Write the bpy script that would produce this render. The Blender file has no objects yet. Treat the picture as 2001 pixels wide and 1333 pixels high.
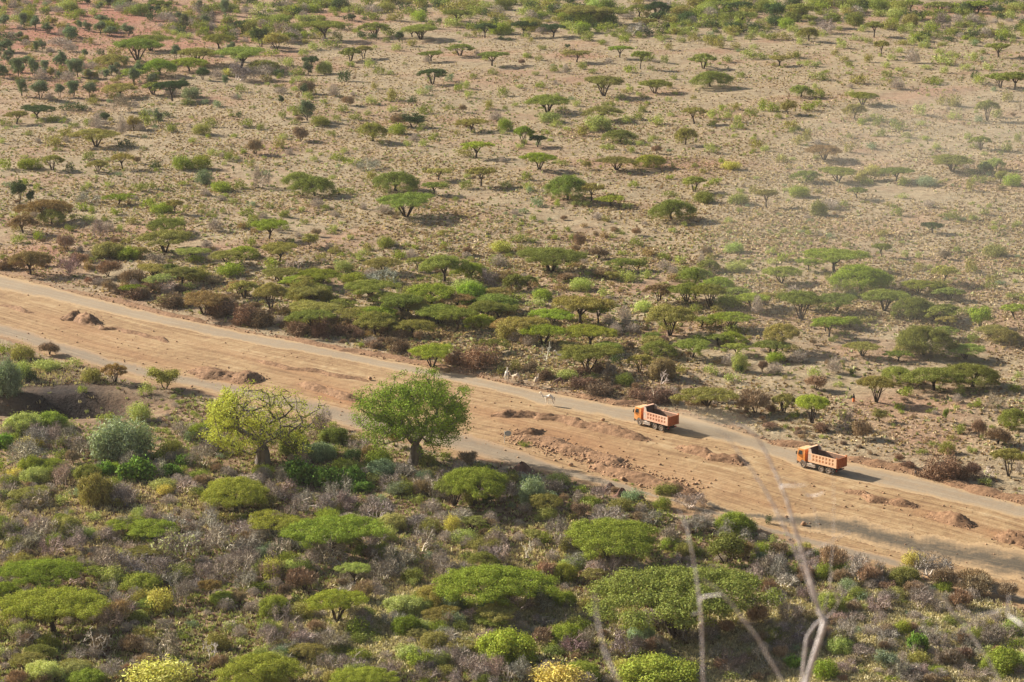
import bpy, bmesh, math, random
import numpy as np
from mathutils import Vector, Matrix
R = math.radians
rng = np.random.default_rng(7)
random.seed(7)
scene = bpy.context.scene
COL = scene.collection

# ------------------------------------------------------------------ camera
F = 5000.0                      # focal length in pixels of the 2001 px wide photograph
PITCH = R(13.75)
CH = 116.0
cam_d = bpy.data.cameras.new('camera')
cam = bpy.data.objects.new('camera', cam_d)
COL.objects.link(cam)
cam_d.sensor_width = 36
cam_d.lens = 36 * F / 2001
cam_d.clip_start = 0.5
cam_d.clip_end = 9000
cam.location = (0, 0, CH)
cam.rotation_euler = (math.pi/2 - PITCH, 0, 0)
cam_d.dof.use_dof = True
cam_d.dof.focus_distance = 470
cam_d.dof.aperture_fstop = 6.5
scene.camera = cam

# ------------------------------------------------------------------ light
SUN_EL = R(25.5)
SUN_AZ = R(149)                 # direction to the sun, measured from +x (left, a little behind the scene)
world = bpy.data.worlds.new('World')
scene.world = world
world.use_nodes = True
wn = world.node_tree
bg = wn.nodes['Background']
sky = wn.nodes.new('ShaderNodeTexSky')
sky.sky_type = 'NISHITA'
sky.sun_disc = False
sky.sun_elevation = SUN_EL
sky.sun_rotation = math.pi/2 - SUN_AZ
sky.air_density = 1.3
sky.dust_density = 3.0
sky.ozone_density = 1.0
wn.links.new(sky.outputs[0], bg.inputs[0])
bg.inputs[1].default_value = 0.052
sd = bpy.data.lights.new('sun', 'SUN')
sd.energy = 5.0
sd.angle = R(0.6)
sd.color = (1.0, 0.915, 0.79)
sun = bpy.data.objects.new('sun', sd)
COL.objects.link(sun)
to_sun = Vector((math.cos(SUN_AZ)*math.cos(SUN_EL), math.sin(SUN_AZ)*math.cos(SUN_EL), math.sin(SUN_EL)))
sun.rotation_euler = to_sun.to_track_quat('Z', 'Y').to_euler()
sun.location = (-200, 300, 250)
scene.view_settings.view_transform = 'Standard'
scene.view_settings.look = 'None'
scene.view_settings.exposure = 1.12
scene.view_settings.gamma = 1
scene.render.engine = 'CYCLES'
scene.cycles.use_denoising = True
scene.cycles.max_bounces = 5
scene.cycles.diffuse_bounces = 3
scene.cycles.transmission_bounces = 3
scene.cycles.transparent_max_bounces = 6
scene.cycles.volume_bounces = 0

# ------------------------------------------------------------------ pixel <-> ground
cp, sp = math.cos(PITCH), math.sin(PITCH)
def ground(px, py):
    """ground point (z=0) seen at a place of the 2001x1333 photograph"""
    a = (np.asarray(px, float) - 1000.5)/F
    b = (666.5 - np.asarray(py, float))/F
    dy = cp + b*sp
    dz = -sp + b*cp
    t = -CH/dz
    return a*t, dy*t
def depth_of(x, y, z=0.0):
    return y*cp + (CH - z)*sp
def pix(x, y, z=0.0):
    x = np.asarray(x, float); y = np.asarray(y, float)
    d = y*cp + (CH - z)*sp
    v = -y*sp*(-1)
    up = y*sp + (z - CH)*cp
    return 1000.5 + F*x/d, 666.5 - F*up/d

# ------------------------------------------------------------------ edges of roads and graded strip (photo pixels)
UP_T = [(-60,524),(0,538),(82,558),(175,580),(250,600),(350,623),(475,650),(580,668),(675,688),(750,703),(850,722),(925,737),(1000,754),(1100,773),(1200,793),(1325,808),(1425,838),(1500,863),(1650,901),(1750,923),(1850,946),(2000,988),(2080,1010)]
UP_B = [(-60,552),(0,566),(100,587),(200,609),(300,631),(425,659),(500,673),(600,691),(700,709),(787,727),(900,748),(1000,773),(1062,793),(1150,808),(1237,828),(1325,848),(1425,866),(1500,888),(1575,919),(1700,947),(1800,967),(1900,989),(2000,1013),(2080,1032)]
LO_T = [(-60,618),(0,632),(112,666),(200,696),(275,716),(350,733),(462,753),(625,786),(687,803),(800,826),(920,851),(1000,877),(1075,906),(1150,927),(1225,948),(1275,963),(1330,978),(1400,1000),(1500,1030),(1675,1075),(1775,1101),(1900,1135),(2080,1190)]
LO_B = [(-60,640),(0,656),(112,690),(175,710),(275,738),(362,752),(462,774),(637,822),(690,836),(800,860),(890,882),(1000,906),(1100,929),(1175,948),(1237,963),(1300,977),(1330,984),(1400,1008),(1500,1040),(1675,1090),(1775,1112),(1900,1150),(2080,1206)]
ST_B = [(-60,650),(0,664),(112,702),(275,750),(362,764),(462,786),(637,834),(800,872),(890,895),(1000,915),(1100,937),(1240,985),(1350,1012),(1450,1030),(1530,1058),(1650,1098),(1775,1125),(1900,1165),(2080,1225)]
ST_T = [(x, y-7) for x, y in UP_T]
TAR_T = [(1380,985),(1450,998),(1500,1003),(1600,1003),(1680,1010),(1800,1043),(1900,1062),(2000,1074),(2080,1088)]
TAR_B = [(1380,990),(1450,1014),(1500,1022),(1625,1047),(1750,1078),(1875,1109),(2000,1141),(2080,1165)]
def curve(pts, x):
    p = np.array(pts, float)
    return np.interp(x, p[:, 0], p[:, 1])
def in_strip(px, py, pad=0):
    return (py > curve(ST_T, px) - pad) & (py < curve(ST_B, px) + pad)

# ------------------------------------------------------------------ terrain height
GX, GY = ground(130, 792)
def smooth(t):
    t = np.clip(t, 0, 1)
    return t*t*(3 - 2*t)
def height(x, y):
    x = np.asarray(x, float); y = np.asarray(y, float)
    px, py = pix(x, np.maximum(y, 200))
    far = smooth((curve(ST_T, px) - 10 - py)/60.0)
    und = 0.35*np.sin(x*0.045 + 1.3)*np.sin(y*0.031) + 0.2*np.sin(x*0.11 + y*0.07) + 0.12*np.sin(x*0.31 - y*0.23)
    near = smooth((py - curve(ST_B, px) - 12)/80.0)*smooth((y - 270)/20)
    z = far*und + near*und*1.2
    # gully with a steep bank under the left end of the graded strip
    gx = (x - GX)/17.0; gy = (y - GY)/7.5
    r = np.sqrt(gx*gx + gy*gy)
    z = z - 4.6*smooth(1.25 - r)*near**0.3
    # hill the camera stands on
    hill = np.maximum(0, (246 - y))*(CH - 1.9)/246.0
    z = z + np.where(y < 246, hill + 0.0*x, 0.0)
    return z

# ------------------------------------------------------------------ mesh helpers
def mesh_np(name, verts, faces, mat=None, attrs=None, smooth_shade=False):
    """verts (n,3), faces (m,k) all with k corners"""
    verts = np.ascontiguousarray(verts, np.float32)
    faces = np.ascontiguousarray(faces, np.int32)
    me = bpy.data.meshes.new(name)
    n, (m, k) = len(verts), faces.shape
    me.vertices.add(n); me.vertices.foreach_set('co', verts.ravel())
    me.loops.add(m*k); me.loops.foreach_set('vertex_index', faces.ravel())
    me.polygons.add(m)
    me.polygons.foreach_set('loop_start', np.arange(0, m*k, k, dtype=np.int32))
    me.polygons.foreach_set('loop_total', np.full(m, k, np.int32))
    if attrs:
        for an, av in attrs.items():
            a = me.attributes.new(an, 'FLOAT', 'POINT')
            a.data.foreach_set('value', np.ascontiguousarray(av, np.float32))
    me.update(calc_edges=True)
    if smooth_shade:
        me.polygons.foreach_set('use_smooth', np.ones(m, bool))
    if mat: me.materials.append(mat)
    return me
def link(name, me, parent=None):
    o = bpy.data.objects.new(name, me)
    COL.objects.link(o)
    if parent is not None: o.parent = parent
    return o
def tag(o, label=None, cat=None, group=None, kind=None):
    if label: o['label'] = label
    if cat: o['category'] = cat
    if group: o['group'] = group
    if kind: o['kind'] = kind
    return o
def empty(name, loc, rz=0):
    o = bpy.data.objects.new(name, None)
    COL.objects.link(o); o.location = loc; o.rotation_euler = (0, 0, rz)
    o.empty_display_size = 0.3
    return o

# ------------------------------------------------------------------ materials
def new_mat(name, rough=0.9):
    m = bpy.data.materials.new(name); m.use_nodes = True
    nt = m.node_tree
    b = nt.nodes['Principled BSDF']
    b.inputs['Roughness'].default_value = rough
    b.inputs['Specular IOR Level'].default_value = 0.2
    return m, nt, b
def nd(nt, t, **kw):
    n = nt.nodes.new(t)
    for k, v in kw.items():
        if k.startswith('i_'): n.inputs[k[2:].replace('_', ' ')].default_value = v
        else: setattr(n, k, v)
    return n
def noise(nt, vec, scale, detail=4, rough=0.6, dist=0.0):
    n = nd(nt, 'ShaderNodeTexNoise')
    n.inputs['Scale'].default_value = scale
    n.inputs['Detail'].default_value = detail
    n.inputs['Roughness'].default_value = rough
    n.inputs['Distortion'].default_value = dist
    if vec is not None: nt.links.new(vec, n.inputs['Vector'])
    return n.outputs[0]
def ramp(nt, fac, stops):
    r = nd(nt, 'ShaderNodeValToRGB')
    e = r.color_ramp.elements
    while len(e) > 1: e.remove(e[-1])
    e[0].position, e[0].color = stops[0][0], (*stops[0][1], 1)
    for p, c in stops[1:]:
        q = e.new(p); q.color = (*c, 1)
    nt.links.new(fac, r.inputs[0])
    return r.outputs[0]
def mixc(nt, fac, a, b, mode='MIX'):
    m = nd(nt, 'ShaderNodeMix', data_type='RGBA', blend_type=mode)
    for s, v in ((m.inputs[0], fac), (m.inputs[6], a), (m.inputs[7], b)):
        if isinstance(v, (int, float)): s.default_value = v
        elif isinstance(v, tuple): s.default_value = (*v, 1)
        else: nt.links.new(v, s)
    return m.outputs[2]
def math_n(nt, op, a, b=None, clamp=False):
    m = nd(nt, 'ShaderNodeMath', operation=op, use_clamp=clamp)
    for s, v in zip(m.inputs, (a, b)):
        if v is None: continue
        if isinstance(v, (int, float)): s.default_value = v
        else: nt.links.new(v, s)
    return m.outputs[0]
def attr(nt, name):
    a = nd(nt, 'ShaderNodeAttribute', attribute_name=name)
    return a.outputs['Fac']
def bump(nt, b, h, strength, dist):
    n = nd(nt, 'ShaderNodeBump')
    n.inputs['Strength'].default_value = strength
    n.inputs['Distance'].default_value = dist
    nt.links.new(h, n.inputs['Height'])
    nt.links.new(n.outputs[0], b.inputs['Normal'])
def position(nt):
    g = nd(nt, 'ShaderNodeNewGeometry')
    return g.outputs['Position']
def scaled(nt, vec, s):
    m = nd(nt, 'ShaderNodeMapping'); m.inputs['Scale'].default_value = s
    nt.links.new(vec, m.inputs['Vector'])
    return m.outputs[0]

def mat_foliage(name, transl=0.3, var=0.5, hue=0.04):
    m = bpy.data.materials.new(name); m.use_nodes = True
    nt = m.node_tree
    nt.nodes.remove(nt.nodes['Principled BSDF'])
    out = nt.nodes['Material Output']
    oi = nd(nt, 'ShaderNodeObjectInfo')
    v = attr(nt, 'v')
    P = position(nt)
    big = noise(nt, P, 0.55, 3, 0.6)
    hs = nd(nt, 'ShaderNodeHueSaturation')
    nt.links.new(oi.outputs['Color'], hs.inputs['Color'])
    hv = math_n(nt, 'ADD', math_n(nt, 'MULTIPLY', v, hue), 0.5 - hue/2)
    nt.links.new(hv, hs.inputs['Hue'])
    val = math_n(nt, 'ADD', math_n(nt, 'MULTIPLY', v, var), 1 - var*0.5)
    val2 = math_n(nt, 'MULTIPLY', val, math_n(nt, 'ADD', math_n(nt, 'MULTIPLY', math_n(nt, 'ADD', math_n(nt, 'MULTIPLY', big, .5), math_n(nt, 'MULTIPLY', noise(nt, P, 1.7, 2, .5), .5)), 1.5), 0.28))
    nt.links.new(val2, hs.inputs['Value'])
    c = hs.outputs[0]
    d = nd(nt, 'ShaderNodeBsdfDiffuse'); t = nd(nt, 'ShaderNodeBsdfTranslucent')
    nt.links.new(c, d.inputs[0])
    warm = mixc(nt, 1.0, c, (1.0, 1.0, 0.55), 'MULTIPLY')
    nt.links.new(warm, t.inputs[0])
    mx = nd(nt, 'ShaderNodeMixShader'); mx.inputs[0].default_value = transl
    nt.links.new(d.outputs[0], mx.inputs[1]); nt.links.new(t.outputs[0], mx.inputs[2])
    nt.links.new(mx.outputs[0], out.inputs['Surface'])
    return m
M_LEAF = mat_foliage('leaf', 0.20, 0.8)
M_TWIG = mat_foliage('twig', 0.0, 0.9, 0.01)

def mat_bark(name, c0, c1, scale=3):
    m, nt, b = new_mat(name)
    P = nd(nt, 'ShaderNodeTexCoord').outputs['Object']
    n = noise(nt, scaled(nt, P, (1, 1, 0.3)), scale, 4)
    nt.links.new(ramp(nt, n, [(0.3, c0), (0.7, c1)]), b.inputs['Base Color'])
    bump(nt, b, n, 0.6, 0.05)
    return m
M_BARK = mat_bark('acacia_bark', (0.03, 0.022, 0.018), (0.09, 0.065, 0.05))
M_BAOBARK = mat_bark('baobab_bark', (0.07, 0.058, 0.05), (0.24, 0.20, 0.17), 1.5)
M_PALEBARK = mat_bark('pale_bark', (0.42, 0.37, 0.37), (0.80, 0.78, 0.78), 18)

# plain ground
def mat_ground():
    m, nt, b = new_mat('savanna_soil', 0.95)
    P = position(nt)
    n1 = noise(nt, P, 0.035, 5, 0.55)
    n2 = noise(nt, P, 0.35, 6, 0.65)
    n3 = noise(nt, P, 2.2, 4, 0.6)
    tan = ramp(nt, n2, [(0.28, (0.195, 0.135, 0.080)), (0.5, (0.325, 0.252, 0.158)), (0.72, (0.44, 0.375, 0.255))])
    red = ramp(nt, n2, [(0.3, (0.24, 0.095, 0.06)), (0.7, (0.40, 0.185, 0.125))])
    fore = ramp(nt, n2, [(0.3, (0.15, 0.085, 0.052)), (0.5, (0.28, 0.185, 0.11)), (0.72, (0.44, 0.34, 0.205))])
    dark = ramp(nt, n2, [(0.3, (0.016, 0.012, 0.011)), (0.7, (0.05, 0.034, 0.029))])  # dark gully soil, taken near black to paint in the bank's shade
    ra = math_n(nt, 'ADD', attr(nt, 'red'), math_n(nt, 'MULTIPLY', math_n(nt, 'SUBTRACT', n1, 0.5), 2.4))
    ra = math_n(nt, 'MULTIPLY', ra, 1.0, True)
    c = mixc(nt, ra, tan, red)
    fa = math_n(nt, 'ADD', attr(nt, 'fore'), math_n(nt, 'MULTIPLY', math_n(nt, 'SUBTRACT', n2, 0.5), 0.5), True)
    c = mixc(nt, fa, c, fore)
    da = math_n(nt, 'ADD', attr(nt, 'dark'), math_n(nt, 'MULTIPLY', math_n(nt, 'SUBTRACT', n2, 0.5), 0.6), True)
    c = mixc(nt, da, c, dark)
    sp_ = ramp(nt, n3, [(0.35, (0.66, 0.64, 0.6)), (0.6, (1.08, 1.06, 1.03))])
    c = mixc(nt, 1.0, c, sp_, 'MULTIPLY')
    nt.links.new(c, b.inputs['Base Color'])
    h = math_n(nt, 'ADD', n2, math_n(nt, 'MULTIPLY', n3, 0.35))
    bump(nt, b, h, 0.9, 0.55)
    return m
def mat_road(name, cols, edge, streak=(0.02, 1.6, 1), bmp=0.25, tone=None):
    """cols: ramp colours; edge: colour of the soil drifting in from the sides"""
    m, nt, b = new_mat(name, 0.92)
    u, v = attr(nt, 'u'), attr(nt, 'w')
    cx = nd(nt, 'ShaderNodeCombineXYZ')
    nt.links.new(u, cx.inputs[0]); nt.links.new(v, cx.inputs[1])
    s1 = noise(nt, scaled(nt, cx.outputs[0], streak), 1.0, 7, 0.72, 0.0)
    s2 = noise(nt, scaled(nt, cx.outputs[0], (0.004, 2.3, 1)), 1.0, 2, 0.5, 0.0)
    s1 = math_n(nt, 'ADD', math_n(nt, 'MULTIPLY', s1, 0.68), math_n(nt, 'MULTIPLY', s2, 0.32))
    P = position(nt)
    n2 = noise(nt, P, 0.5, 5, 0.65)
    n3 = noise(nt, P, 3.0, 3, 0.6)
    n4 = noise(nt, P, 0.09, 3, 0.5)
    f = math_n(nt, 'ADD', math_n(nt, 'MULTIPLY', s1, 0.65), math_n(nt, 'MULTIPLY', math_n(nt, 'ADD', math_n(nt, 'MULTIPLY', n2, 0.6), math_n(nt, 'MULTIPLY', n4, 0.4)), 0.35))
    k = len(cols)
    c = ramp(nt, f, [(0.36 + 0.26*i/(k - 1), cols[i]) for i in range(k)])
    if tone:
        ta = math_n(nt, 'ADD', attr(nt, 'tone'), math_n(nt, 'MULTIPLY', math_n(nt, 'SUBTRACT', s1, 0.5), 1.1), True)
        c = mixc(nt, ta, c, tone)
    e = attr(nt, 'e')
    ea = math_n(nt, 'SUBTRACT', 1.0, math_n(nt, 'ADD', e, math_n(nt, 'MULTIPLY', math_n(nt, 'SUBTRACT', math_n(nt, 'ADD', s1, n2), 1.0), 1.7)), True)
    c = mixc(nt, ea, c, edge)
    g = ramp(nt, n3, [(0.3, (0.86, 0.85, 0.83)), (0.65, (1.05, 1.05, 1.04))])
    c = mixc(nt, 1.0, c, g, 'MULTIPLY')
    nt.links.new(c, b.inputs['Base Color'])
    h = math_n(nt, 'ADD', math_n(nt, 'MULTIPLY', s1, 0.8), math_n(nt, 'ADD', n2, math_n(nt, 'MULTIPLY', n3, 0.2)))
    bump(nt, b, h, bmp, 0.5)
    return m
SAND = (0.44, 0.30, 0.165)
M_GROUND = mat_ground()
M_STRIP = mat_road('graded_sand', [(0.12, 0.060, 0.028), (0.25, 0.152, 0.074), (0.37, 0.250, 0.130), (0.49, 0.38, 0.235)], (0.25, 0.15, 0.085), (0.03, 0.8, 1), 0.4, (0.31, 0.145, 0.065))
M_ROAD = mat_road('road_gravel', [(0.215, 0.165, 0.112), (0.29, 0.226, 0.157), (0.375, 0.302, 0.21)], SAND, (0.010, 1.1, 1), 0.15)
M_TRACK = mat_road('track_gravel', [(0.155, 0.122, 0.088), (0.235, 0.185, 0.132), (0.34, 0.265, 0.178)], (0.36, 0.24, 0.14), (0.02, 0.9, 1), 0.15)
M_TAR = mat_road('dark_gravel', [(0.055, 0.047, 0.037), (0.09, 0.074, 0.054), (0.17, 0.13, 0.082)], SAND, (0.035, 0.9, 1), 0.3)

def mat_plain(name, c0, c1, scale=2.0, rough=0.85, metallic=0.0, spec=0.2, bmp=0.0, dust=None):
    m, nt, b = new_mat(name, rough)
    P = nd(nt, 'ShaderNodeTexCoord').outputs['Object']
    n = noise(nt, P, scale, 5, 0.65)
    c = ramp(nt, n, [(0.3, c0), (0.7, c1)])
    if dust:
        n2 = noise(nt, P, scale*0.6, 4)
        c = mixc(nt, ramp(nt, n2, [(0.4, (0, 0, 0)), (0.75, (0.8, 0.8, 0.8))]), c, dust)
    nt.links.new(c, b.inputs['Base Color'])
    b.inputs['Metallic'].default_value = metallic
    b.inputs['Specular IOR Level'].default_value = spec
    if bmp: bump(nt, b, n, bmp, 0.05)
    return m
M_BERM = mat_plain('berm_soil', (0.12, 0.06, 0.03), (0.33, 0.195, 0.105), 2.2, bmp=1.0)
M_MOUND = mat_plain('mound_soil', (0.10, 0.05, 0.035), (0.22, 0.12, 0.085), 1.2, bmp=1.0)
M_ROCK = mat_plain('rock', (0.22, 0.115, 0.06), (0.46, 0.29, 0.17), 0.7, bmp=0.6)
M_GRASS = mat_foliage('grass', 0.2, 0.7, 0.015)

# ------------------------------------------------------------------ ground sheet
def build_ground():
    ys = [-400.0, -150, -40, 0]
    y = 0.0
    while y < 240: y += 8; ys.append(y)
    while y < 420: y += 0.9; ys.append(y)
    while y < 1150: y += max(1.1, (y - 420)*0.006 + 1.1); ys.append(y)
    while y < 7500: y *= 1.06; ys.append(y)
    ys = np.array(ys)
    u = np.linspace(-1.12, 1.12, 380)
    u = np.concatenate([[-40, -12, -5, -3, -2, -1.5, -1.25], u, [1.25, 1.5, 2, 3, 5, 12, 40]])
    half = 0.2*(np.maximum(ys, 150)*cp + CH*sp)
    X = u[None, :]*half[:, None]
    Y = np.repeat(ys[:, None], len(u), 1)
    Z = height(X, Y)
    ny, nx = X.shape
    V = np.stack([X, Y, Z], -1).reshape(-1, 3)
    i = np.arange(ny*nx).reshape(ny, nx)
    Fc = np.stack([i[:-1, :-1], i[:-1, 1:], i[1:, 1:], i[1:, :-1]], -1).reshape(-1, 4)
    px, py = pix(V[:, 0], np.maximum(V[:, 1], 200))
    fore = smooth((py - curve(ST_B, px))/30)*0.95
    # reddish soil: upper left of the plain and a few bare patches
    red = np.zeros(len(V))
    for bx, by, rx, ry, w in [(150, 40, 420, 90, .75), (60, 130, 330, 70, .6), (1900, 20, 260, 22, .55), (700, 40, 200, 30, .5), (1120, 110, 120, 18, .4),
                              (1050, 145, 150, 22, .35), (1250, 325, 260, 14, .5), (1750, 320, 250, 12, .3), (700, 480, 260, 22, .3), (1200, 560, 200, 30, .4),
                              (1350, 620, 300, 40, .35), (1700, 660, 300, 40, .3), (1650, 780, 500, 60, .22), (150, 560, 200, 25, .45), (330, 455, 200, 40, .25),
                              (80, 480, 200, 60, .35), (1750, 180, 200, 14, .3), (1900, 560, 180, 60, .2), (900, 240, 260, 20, .2)]:
        red = np.maximum(red, w*np.exp(-((px - bx)/rx)**2 - ((py - by)/ry)**2))
    red -= 0.06
    red += 0.22*np.exp(-((px - 200)/420)**2 - ((py - 70)/120)**2)
    dark = np.zeros(len(V))  # gully bank: dark soil plus its shade painted into the colour
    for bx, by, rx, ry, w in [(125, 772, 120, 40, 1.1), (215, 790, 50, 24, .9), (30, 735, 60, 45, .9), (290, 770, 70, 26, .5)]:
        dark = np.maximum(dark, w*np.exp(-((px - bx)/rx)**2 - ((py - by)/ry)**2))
    fore = fore*(1 - 0.4*smooth((py - 1180)/120))
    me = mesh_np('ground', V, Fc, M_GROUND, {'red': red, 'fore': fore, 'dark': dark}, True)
    tag(link('ground', me), kind='structure')
build_ground()

def ribbon(name, top, bot, mat, lift, n=500, m=26, soft=0.25, jit=2.0, tone=None, seed=1, x0=-60, x1=2080):
    r = np.random.default_rng(seed)
    x = np.linspace(x0, x1, n)
    def wob(a):
        return a*(np.interp(x, np.arange(x0 - 40, x1 + 41, 24), r.normal(0, 0.5, len(np.arange(x0 - 40, x1 + 41, 24)))) + r.normal(0, 0.18, n))
    yt = curve(top, x) + wob(jit); yb = curve(bot, x) + wob(jit)
    yb = np.maximum(yb, yt + 0.6)
    t = np.linspace(0, 1, m)
    PX = np.repeat(x[:, None], m, 1)
    PY = yt[:, None]*(1 - t) + yb[:, None]*t
    X, Y = ground(PX, PY)
    kk = np.ones(61)/61
    mid = (curve(top, x) + curve(bot, x))/2
    mid = np.convolve(np.pad(mid, 30, mode='reflect', reflect_type='odd'), kk, 'valid')
    cx, cy = ground(x, mid)
    L = np.concatenate([[0], np.cumsum(np.hypot(np.diff(cx), np.diff(cy)))])
    Wd = np.hypot(X[:, -1] - X[:, 0], Y[:, -1] - Y[:, 0])
    U = np.repeat(L[:, None], m, 1)
    # across coordinate in metres, perpendicular to the run
    dx = np.gradient(cx); dy = np.gradient(cy); ln = np.hypot(dx, dy)
    nxn, nyn = -dy/ln, dx/ln
    Wc = (X - cx[:, None])*nxn[:, None] + (Y - cy[:, None])*nyn[:, None]
    e = np.minimum(t, 1 - t)/soft
    E = np.repeat(np.clip(e, 0, 1)[None, :], n, 0)
    Z = height(X, Y) + lift
    at = {'u': U.ravel(), 'w': Wc.ravel(), 'e': E.ravel()}
    T = np.zeros(PX.shape)
    if tone:
        for bx, by, rx, ry, w in tone:
            sl = 0.27*(PX - bx)
            T = np.maximum(T, w*np.exp(-((PX - bx)/rx)**2 - ((PY - by - sl)/ry)**2))
        at['tone'] = T.ravel()
    i = np.arange(n*m).reshape(n, m)
    Fc = np.stack([i[:-1, :-1], i[:-1, 1:], i[1:, 1:], i[1:, :-1]], -1).reshape(-1, 4)[:, ::-1]
    me = mesh_np(name, np.stack([X, Y, Z], -1).reshape(-1, 3), Fc, mat, at, True)
    return tag(link(name, me), kind='structure')
ribbon('graded_earth_strip', ST_T, ST_B, M_STRIP, 0.012, n=700, m=60, soft=0.07, jit=5, seed=3,
       tone=[(660, 772, 75, 16, 1.0), (1120, 865, 150, 30, .55), (1300, 925, 160, 26, .3), (980, 815, 80, 14, .5), (430, 735, 70, 10, .7), (160, 640, 120, 14, .35),
             (560, 720, 160, 8, .4), (1850, 1015, 90, 12, .5), (1975, 1052, 60, 10, .8), (250, 690, 200, 10, .35), (1500, 985, 100, 10, .3)])
ribbon('gravel_road', UP_T, UP_B, M_ROAD, 0.024, n=600, m=20, soft=0.26, jit=2.2, seed=4)
ribbon('side_track', LO_T, LO_B, M_TRACK, 0.024, n=600, m=16, soft=0.3, jit=3.0, seed=5)
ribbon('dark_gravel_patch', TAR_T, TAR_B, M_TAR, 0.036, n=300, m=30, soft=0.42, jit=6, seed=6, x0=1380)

# ------------------------------------------------------------------ generic geometry makers (numpy)
def tubes(segs, sides=5, cap=False):
    """segs: (n,8) p0 p1 r0 r1 -> verts, quads"""
    s = np.asarray(segs, float)
    p0, p1, r0, r1 = s[:, 0:3], s[:, 3:6], s[:, 6], s[:, 7]
    d = p1 - p0
    d /= np.maximum(np.linalg.norm(d, axis=1), 1e-6)[:, None]
    ref = np.where(np.abs(d[:, 2:3]) > 0.9, np.array([[1., 0, 0]]), np.array([[0., 0, 1.]]))
    a = np.cross(d, ref); a /= np.linalg.norm(a, axis=1)[:, None]
    b = np.cross(d, a)
    th = np.arange(sides)*2*math.pi/sides
    ring = np.cos(th)[None, :, None]*a[:, None, :] + np.sin(th)[None, :, None]*b[:, None, :]
    v0 = p0[:, None, :] + ring*r0[:, None, None]
    v1 = p1[:, None, :] + ring*r1[:, None, None]
    V = np.concatenate([v0, v1], 1).reshape(-1, 3)
    base = np.arange(len(s))[:, None]*2*sides
    k = np.arange(sides); k2 = (k + 1) % sides
    Fq = np.stack([base + k, base + k2, base + sides + k2, base + sides + k], -1).reshape(-1, 4)
    return V, Fq
def leaves(C, L, W, r, bias=None, flat=0.0, nrm=None, loose=0.55):
    """quads centred at C. bias: (n,3) preferred long axis; flat: 0..1 tendency to lie level"""
    n = len(C)
    t = r.normal(size=(n, 3))
    if flat: t[:, 2] *= (1 - flat)
    if bias is not None: t = t*0.55 + bias
    if nrm is not None:
        N_ = nrm/np.maximum(np.linalg.norm(nrm, axis=1), 1e-6)[:, None] + r.normal(0, loose, (n, 3))
        N_ /= np.linalg.norm(N_, axis=1)[:, None]
        t = t - N_*(t*N_).sum(1)[:, None]
    t /= np.linalg.norm(t, axis=1)[:, None]
    q = r.normal(size=(n, 3))
    if flat: q[:, 2] *= (1 - flat)
    if nrm is not None: q = np.cross(N_, t)
    b = q - t*(q*t).sum(1)[:, None]
    b /= np.linalg.norm(b, axis=1)[:, None]
    L = (L*(0.6 + 0.8*r.random(n)))[:, None]/2; W = (W*(0.6 + 0.8*r.random(n)))[:, None]/2
    V = np.stack([C - t*L, C + b*W, C + t*L, C - b*W], 1).reshape(-1, 3)
    Fq = np.arange(4*n).reshape(n, 4)
    v = np.repeat(r.random(n), 4)
    return V, Fq, v
def branchy(r, start, direction, length, rad, depth, spread, n_kids, out, tips, droop=0.0, up=0.0, crook=0.25):
    p = np.array(start, float); d = np.array(direction, float); d /= np.linalg.norm(d)
    k = 3 if depth > 0 else 2
    rr = rad
    for i in range(k):
        d = d + r.normal(0, crook, 3)*0.6; d[2] += up*0.3 - droop*0.3
        d /= np.linalg.norm(d)
        q = p + d*length/k
        r2 = max(rad*(1 - 0.45*(i + 1)/k), 0.008)
        out.append([*p, *q, rr, r2]); p = q; rr = r2
        if depth > 0 and i >= 1 and r.random() < 0.6:
            nd_ = d + r.normal(0, spread, 3); nd_[2] += up*0.4
            branchy(r, p, nd_, length*0.6, rr*0.6, depth - 1, spread, n_kids, out, tips, droop, up, crook)
    if depth == 0:
        tips.append(p); return
    for j in range(n_kids):
        nd_ = d + r.normal(0, spread, 3); nd_[2] += up*0.4
        branchy(r, p, nd_, length*(0.6 + 0.25*r.random()), rr*0.75, depth - 1, spread, n_kids, out, tips, droop, up, crook)

PROTO = {}
def crown_mesh(name, C, L, W, r, mat=M_LEAF, **kw):
    V, Fq, v = leaves(C, L, W, r, **kw)
    return mesh_np(name, V, Fq, mat, {'v': v})
def pts_ellipsoids(r, E, n, shell=4.0, zmin=None):
    """E rows cx cy cz rx ry rz"""
    E = np.asarray(E, float)
    w = (E[:, 3]*E[:, 4] + E[:, 3]*E[:, 5]); w /= w.sum()
    k = r.choice(len(E), n, p=w)
    d = r.normal(size=(n, 3)); d /= np.linalg.norm(d, axis=1)[:, None]
    rad = r.random(n)**(1/shell)*(1 + 0.07*r.normal(size=n))
    P = E[k, :3] + d*rad[:, None]*E[k, 3:]
    if zmin is not None:
        low = P[:, 2] < zmin
        P[low, 2] = zmin + np.abs(P[low, 2] - zmin)*0.3
    return P, d

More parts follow.
